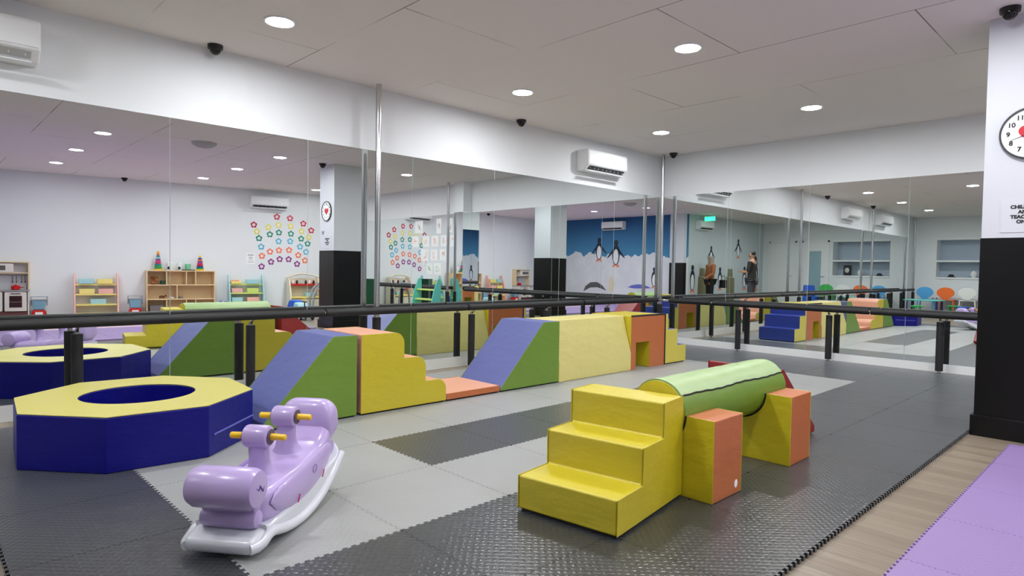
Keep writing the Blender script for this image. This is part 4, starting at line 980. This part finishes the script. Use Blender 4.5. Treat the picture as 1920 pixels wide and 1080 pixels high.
LBL = mat('sky_blue_plastic', srgb(80, 160, 214), 0.35); WPL = mat('white_chair_plastic', srgb(228, 230, 226), 0.35); GRN_P = mat('leaf_green_plastic', srgb(60, 170, 80), 0.35)
for x, m_, n_ in ((0.60,LBL,'sky blue'),(1.10,OPL,'orange'),(1.60,WPL,'white'),(2.10,GRN_P,'green')):
    chair('%s plastic chair in the row below the alcove shelves' % n_, x, -12.9, R(180), m_)
e = root('cube_chair', 'blue moulded cube chair at the end of the chair row', "child's seat", (2.62, -12.9, 0), R(180))
MB().prism([(-0.2,-0.2),(0.2,-0.2),(0.2,0.2),(-0.2,0.2)],'z',0,0.36).obj('seat', BPL, e, 0.03, seg=3); MB().prism([(-0.2,0.36),(0.2,0.36),(0.17,0.72),(-0.17,0.72)],'y',-0.2,-0.15).obj('backrest', BPL, e, 0.015, seg=3)
e = root('kids_table', 'low turquoise play table by the left mirrors near the chairs', 'table', (0.85, -11.6, 0))
MB().box((-0.42,-0.34,0.41),(0.42,0.34,0.44)).obj('tabletop', TURQ, e, 0.01, seg=3)
for sx in (-0.35, 0.35):
    for sy in (-0.27, 0.27): MB().cyl((sx,sy,0),(sx,sy,0.41),0.025,seg=12).obj('leg', mat('navy_leg', srgb(24,40,110),0.4), e, smooth=True)
e = root('kids_table', 'white-topped long table behind the coloured chairs', 'table', (1.5, -13.4, 0))
MB().box((-0.85,-0.28,0.46),(0.85,0.28,0.49)).obj('tabletop', WHTP, e, 0.005)
for sx in (-0.8, 0.8):
    for sy in (-0.22, 0.22): MB().cyl((sx,sy,0),(sx,sy,0.46),0.02,seg=10).obj('leg', STEEL, e, smooth=True)
for k_, (x, y, m_, n_) in enumerate(((1.45,-11.9,GRN_P,'green'),(1.75,-11.5,BPL,'blue'),(0.85,-10.9,GRN_P,'light green'))):
    e = root('kids_stool', '%s stool beside the turquoise play table' % n_, 'stool', (x, y, 0))
    MB().lathe([(0.13,0.26),(0.15,0.27),(0.15,0.29),(0.13,0.30)],seg=24).obj('seat', m_, e, smooth=True)
    for a in (45,135,225,315): MB().cyl((0.09*math.cos(R(a)),0.09*math.sin(R(a)),0.262),(0.14*math.cos(R(a)),0.14*math.sin(R(a)),0),0.014,seg=8).obj('leg', m_, e, smooth=True)
# doors in the back wall
def door(n, x, w_, m_, glass, label):
    e = root('door_%d' % n, label, 'door', (x, YD, 0), R(180)); e['kind'] = 'structure'
    MB().box((-w_/2-0.05,-0.03,0),(-w_/2,0.0,2.2)).obj('door_frame', WHTP, e); MB().box((w_/2,-0.03,0),(w_/2+0.05,0,2.2)).obj('door_frame', WHTP, e); MB().box((-w_/2-0.05,-0.03,2.15),(w_/2+0.05,0,2.2)).obj('door_frame', WHTP, e)
    lf = MB().box((-w_/2+0.003,-0.025,0.01),(w_/2-0.003,-0.005,2.145)).obj('door_leaf', m_, e)
    if glass: MB().box((-0.19,-0.028,0.2),(0.19,-0.026,1.85)).obj('glass_pane', mat('frosted_blue_glass', srgb(150,180,190),0.25), lf)
    MB().tube([(w_/2-0.08,-0.03,1.0),(w_/2-0.08,-0.06,1.0),(w_/2-0.2,-0.06,1.0)],0.009,8).obj('door_handle', STEEL, lf)
door(1, 3.95, 0.85, WHTP, False, 'white door at the end of the back wall'); door(2, 2.85, 0.78, WHTP, True, 'white door with a tall frosted glass pane')
# mural decals: sky-blue wall penguins, orca and waves
PB = mat('penguin_black', srgb(26, 36, 58), 0.6); PWH = mat('penguin_white', srgb(228, 230, 232), 0.6); PO = mat('penguin_orange', srgb(232, 130, 90), 0.6); OL = mat('olive_crate_paint', srgb(120, 118, 86), 0.6)
def penguin(x, y, z, rz, s_, label, wings=True):
    e = root('penguin_decal', label, 'wall decal', (x, y, z), rz, 'painted penguins'); 
    def P(pts, m_, d, nm): 
        o = MB().prism([(a*s_, b_*s_) for a, b_ in pts],'y',-d-0.001,-d).obj(nm, m_, e); return o
    bodyp = [(0.16*math.cos(R(a)), 0.42+0.36*math.sin(R(a))) for a in range(0,360,20)]
    P(bodyp, PB, 0.001, 'body'); P([(0.11*math.cos(R(a)), 0.36+0.26*math.sin(R(a))) for a in range(0,360,20)], PWH, 0.0025, 'belly')
    P([(0.09*math.cos(R(a)), 0.84+0.10*math.sin(R(a))) for a in range(0,360,24)], PB, 0.001, 'head')
    for q in (1, -1):
        if wings: P([(q*0.10,0.66),(q*0.34,0.38),(q*0.40,0.30),(q*0.30,0.34),(q*0.12,0.50)][::q], PB, 0.001, 'wing')
        P([(q*0.02,0.0),(q*0.15,0.0),(q*0.13,0.08),(q*0.04,0.10)][::q], PO, 0.003, 'foot')
penguin(7.95, YM+0.001, 1.38, R(180), 0.85, 'painted penguin with spread wings on the blue mural, nearest the toy side')
penguin(7.25, YM+0.001, 1.20, R(180), 0.95, 'painted penguin with spread wings below the mural air conditioner')
penguin(5.75, YM+0.001, 0.55, R(180), 0.7, 'painted penguin low on the mural beside the corner pillar', False)
for k_, (y, z, s_) in enumerate(((-9.0,0.45,0.9),(-10.1,1.35,0.6),(-10.7,0.5,0.8),(-11.9,1.55,0.7),(-12.4,0.5,0.85),(-13.2,0.45,1.3))):
    penguin(XG-0.001, y, z, R(-90), s_, 'painted penguin on the grey-green wall, %s from the corner pillar' % ordn(k_), k_ in (1, 3))
o = MB(); o.prism([(-0.5,0.0),(-0.42,0.18),(-0.2,0.32),(0.08,0.34),(0.3,0.24),(0.5,0.05),(0.36,0.1),(0.1,0.16),(-0.2,0.14)],'y',-0.003,-0.001)
tag(o.obj('whale_decal', mat('whale_grey', srgb(84,86,88),0.6)), 'painted dark grey whale back on the mural', 'wall decal', loc=(8.1, YM+0.001, 0.35), rz=R(180))
o = MB(); o.prism([(0.0,0.0),(0.12,0.05),(0.16,0.3),(0.1,0.5),(0.0,0.55),(-0.07,0.35),(-0.05,0.1)],'y',-0.003,-0.001)
tag(o.obj('polar_bear_decal', mat('bear_cream', srgb(214,204,176),0.6)), 'painted cream polar bear beside the whale on the mural', 'wall decal', loc=(7.45, YM+0.001, 0.35), rz=R(180))
for k_, y in enumerate((-9.6, -11.4)):
    e = root('crate_decal', 'painted olive crate pile on the grey-green wall, %s from the corner' % ordn(k_), 'wall decal', (XG-0.001, y, 0.0), R(-90), 'painted crates')
    MB().prism([(-0.3,0.05),(0.3,0.05),(0.28,0.9),(-0.26,0.95)],'y',-0.002,-0.0005).obj('crate', OL, e); MB().prism([(-0.2,0.95),(0.16,0.93),(0.12,1.2),(-0.16,1.2)],'y',-0.002,-0.0005).obj('upper_crate', OL, e)
o = MB(); o.prism([(-0.45,0.0),(-0.3,0.07),(-0.05,0.11),(0.2,0.09),(0.45,0.0),(0.2,-0.02),(-0.2,-0.03)],'y',-0.003,-0.001)
tag(o.obj('leaf_decal', mat('periwinkle_decal', srgb(96,106,190),0.5)), 'painted blue-violet leaf shape low on the mural', 'wall decal', loc=(6.3, YM+0.001, 0.55), rz=R(180))

# ================================================================== people (seen only in the mirrored corner)
def skin(name, J, E_, rad, m_, parent, rootj=0, sub=2):
    me = bpy.data.meshes.new(name); me.from_pydata([J[k] for k in J], [(list(J).index(a), list(J).index(b_)) for a, b_ in E_], [])
    o = bpy.data.objects.new(name, me); COL.objects.link(o); o.parent = parent; me.materials.append(m_)
    md = o.modifiers.new('skin', 'SKIN'); md.use_smooth_shade = True
    for i, k_ in enumerate(J):
        r_ = rad[k_]; me.skin_vertices[0].data[i].radius = r_ if isinstance(r_, tuple) else (r_, r_); me.skin_vertices[0].data[i].use_root = (i == rootj)
    s2 = o.modifiers.new('sub', 'SUBSURF'); s2.levels = sub; s2.render_levels = sub
    return o
def person(label, loc, rz, ht, skinm, topm, legm, hairm, hijab, arms, topdrop=0.0):
    e = root('person', label, 'person', loc, rz); k = ht/1.70
    J = {'pelvis':(0,0,0.93),'waist':(0,0,1.08),'chest':(0,0.0,1.28),'shoulders':(0,0.005,1.42),'neck':(0,0,1.50),'chin':(0,-0.01,1.56),'skull':(0,0.0,1.64),'crown':(0,0.005,1.69)}
    Rr = {'pelvis':(0.15,0.11),'waist':(0.12,0.10),'chest':(0.145,0.11),'shoulders':(0.12,0.085),'neck':0.052,'chin':0.068,'skull':(0.078,0.092),'crown':0.05}
    E_ = [('pelvis','waist'),('waist','chest'),('chest','shoulders'),('shoulders','neck'),('neck','chin'),('chin','skull'),('skull','crown')]
    for q, n_ in ((1,'l'),(-1,'r')):
        el, wr = arms[n_]
        J.update({'hip'+n_:(q*0.09,0,0.88),'knee'+n_:(q*0.10,-0.01,0.49),'ankle'+n_:(q*0.10,0.02,0.09),'toe'+n_:(q*0.115,-0.13,0.035),
                  'sh'+n_:(q*0.175,0.01,1.395),'el'+n_:(q*el[0],el[1],el[2]),'wr'+n_:(q*wr[0],wr[1],wr[2]),'palm'+n_:(q*(wr[0]+(wr[0]-el[0])*0.25),wr[1]+(wr[1]-el[1])*0.25,wr[2]+(wr[2]-el[2])*0.25)})
        Rr.update({'hip'+n_:0.088,'knee'+n_:0.055,'ankle'+n_:0.036,'toe'+n_:0.028,'sh'+n_:0.056,'el'+n_:0.040,'wr'+n_:0.026,'palm'+n_:(0.036,0.018)})
        E_ += [('pelvis','hip'+n_),('hip'+n_,'knee'+n_),('knee'+n_,'ankle'+n_),('ankle'+n_,'toe'+n_),('shoulders','sh'+n_),('sh'+n_,'el'+n_),('el'+n_,'wr'+n_),('wr'+n_,'palm'+n_)]
        pw = Vector(J['palm'+n_]); dr = (Vector(J['palm'+n_])-Vector(J['wr'+n_])).normalized(); side = dr.cross(Vector((0,0,1))).normalized() if abs(dr.z) < 0.9 else Vector((0,1,0))
        for f in range(4):
            b0 = pw+side*(f-1.5)*0.018; L = (0.07,0.08,0.076,0.06)[f]
            J['f%d%s' % (f, n_)] = tuple(b0+dr*L*0.5); J['t%d%s' % (f, n_)] = tuple(b0+dr*L+Vector((0,0,-0.012)))
            Rr['f%d%s' % (f, n_)] = 0.009; Rr['t%d%s' % (f, n_)] = 0.007; E_ += [('palm'+n_,'f%d%s' % (f, n_)),('f%d%s' % (f, n_),'t%d%s' % (f, n_))]
        J['th'+n_] = tuple(Vector(J['wr'+n_]).lerp(pw,0.5)-side*0.045+dr*0.03); Rr['th'+n_] = 0.010; E_.append(('wr'+n_,'th'+n_))
    S_ = lambda D: {a: tuple(c*k for c in v) for a, v in D.items()}
    SR = lambda D, f=1.0, ad=0.0: {a: (tuple(x*k*f+ad for x in v) if isinstance(v, tuple) else v*k*f+ad) for a, v in D.items()}
    body = skin('body', S_(J), E_, SR(Rr), skinm, e)
    # face
    fm = MB(); fm.ball((0,-0.093*k,1.60*k),0.014,8,sc_=(0.7,1.1,1.1)); fm.obj('nose', skinm, body, smooth=True)
    for q in (1,-1): MB().ball((q*0.032*k,-0.082*k,1.635*k),0.011,8).obj('eye', INK, body, smooth=True); MB().ball((q*0.086*k,0.0,1.61*k),0.02,8,sc_=(0.4,0.8,1.2)).obj('ear', skinm, body, smooth=True)
    # clothes
    tk = ['pelvis','waist','chest','shoulders','shl','ell','shr','elr'] + (['wrl','wrr'] if hijab else [])
    TJ = {a: J[a] for a in tk}; TJ['hem'] = (0,0,0.86-topdrop); TE = [q for q in E_ if q[0] in tk and q[1] in tk] + [('pelvis','hem')]
    TR = {a: Rr[a] for a in tk}; TR['hem'] = (0.17+topdrop*0.12,0.13+topdrop*0.1)
    skin('top', S_(TJ), TE, SR(TR,1.0,0.018), topm, e)
    lk = ['pelvis','hipl','hipr','kneel','kneer','anklel','ankler']
    skin('trousers', S_({a: J[a] for a in lk}), [q for q in E_ if q[0] in lk and q[1] in lk], SR({a: (Rr[a] if a != 'pelvis' else (0.14,0.10)) for a in lk},1.0,0.014), legm, e)
    for n_ in 'lr':
        q = 1 if n_ == 'l' else -1
        MB().ball((q*0.108*k,-0.05*k,0.045*k),0.06,12,sc_=(0.8,2.0,0.75)).obj('shoe', BLK, e, smooth=True)
    if hijab:
        skin('headscarf', S_({'a':(0,0.01,1.36),'b':(0,0.015,1.47),'c':(0,0.015,1.58),'d':(0,0.02,1.66),'f':(0,0.02,1.70)}), [('a','b'),('b','c'),('c','d'),('d','f')], {'a':(0.15*k,0.11*k),'b':(0.11*k,0.09*k),'c':(0.098*k,0.100*k),'d':(0.096*k,0.098*k),'f':0.05*k}, hairm, e)
    else:
        skin('hair', S_({'a':(0,0.05,1.60),'b':(0,0.03,1.67),'c':(0,0.0,1.705)}), [('a','b'),('b','c')], {'a':(0.075*k,0.05*k),'b':(0.088*k,0.08*k),'c':(0.07*k,0.06*k)}, hairm, e)
        skin('face_mask', S_({'a':(0,-0.062,1.555),'b':(0,-0.068,1.60)}), [('a','b')], {'a':(0.055*k,0.035*k),'b':(0.062*k,0.036*k)}, BLK, e)
    return e
SK = mat('skin_tone', srgb(176, 128, 100), 0.55)
person('person in a brown-orange jacket and patterned headscarf holding a dark bag', (4.25, -9.35, 0), R(150), 1.56, SK, mat('rust_cloth', srgb(150,92,54),0.8), mat('black_cloth', srgb(18,18,20),0.85), mat('patterned_scarf', srgb(150,134,116),0.8,var=0.3,vscale=18), True,
       {'l': ((0.22,-0.02,1.13),(0.16,-0.20,1.02)), 'r': ((0.22,0.0,1.12),(0.20,-0.02,0.88))}, 0.10)
person('person with short black hair and face mask in a dark checked shirt', (2.85, -9.15, 0), R(95), 1.67, SK, mat('checked_dark_shirt', srgb(46,42,40),0.8,var=0.4,vscale=26), mat('grey_trousers', srgb(70,72,76),0.85), mat('black_hair', srgb(14,12,12),0.6), False,
       {'l': ((0.21,-0.04,1.12),(0.12,-0.26,1.13)), 'r': ((0.21,-0.04,1.12),(0.12,-0.26,1.15))})
person('person in a black headscarf and pale top standing behind the camera', (5.62, -8.50, 0), R(180), 1.52, SK, mat('pale_blouse', srgb(206,208,214),0.8), mat('black_cloth', srgb(18,18,20),0.85), mat('black_scarf', srgb(14,14,18),0.8), True,
       {'l': ((0.22,-0.0,1.12),(0.14,0.02,0.90)), 'r': ((0.22,0.0,1.12),(0.14,0.02,0.90))}, 0.05) if False else None
e = root('shoulder_bag', 'dark bag hanging at the side of the jacketed person', 'bag', (3.80, -9.30, 0.62), R(150)); MB().box((-0.13,-0.06,0.0),(0.13,0.06,0.24)).obj('bag_body', BLK, e, 0.02, seg=3); MB().tube([(-0.11,0,0.24),(-0.07,0,0.36),(0.07,0,0.36),(0.11,0,0.24)],0.008,8).obj('bag_handle', BLK, e)
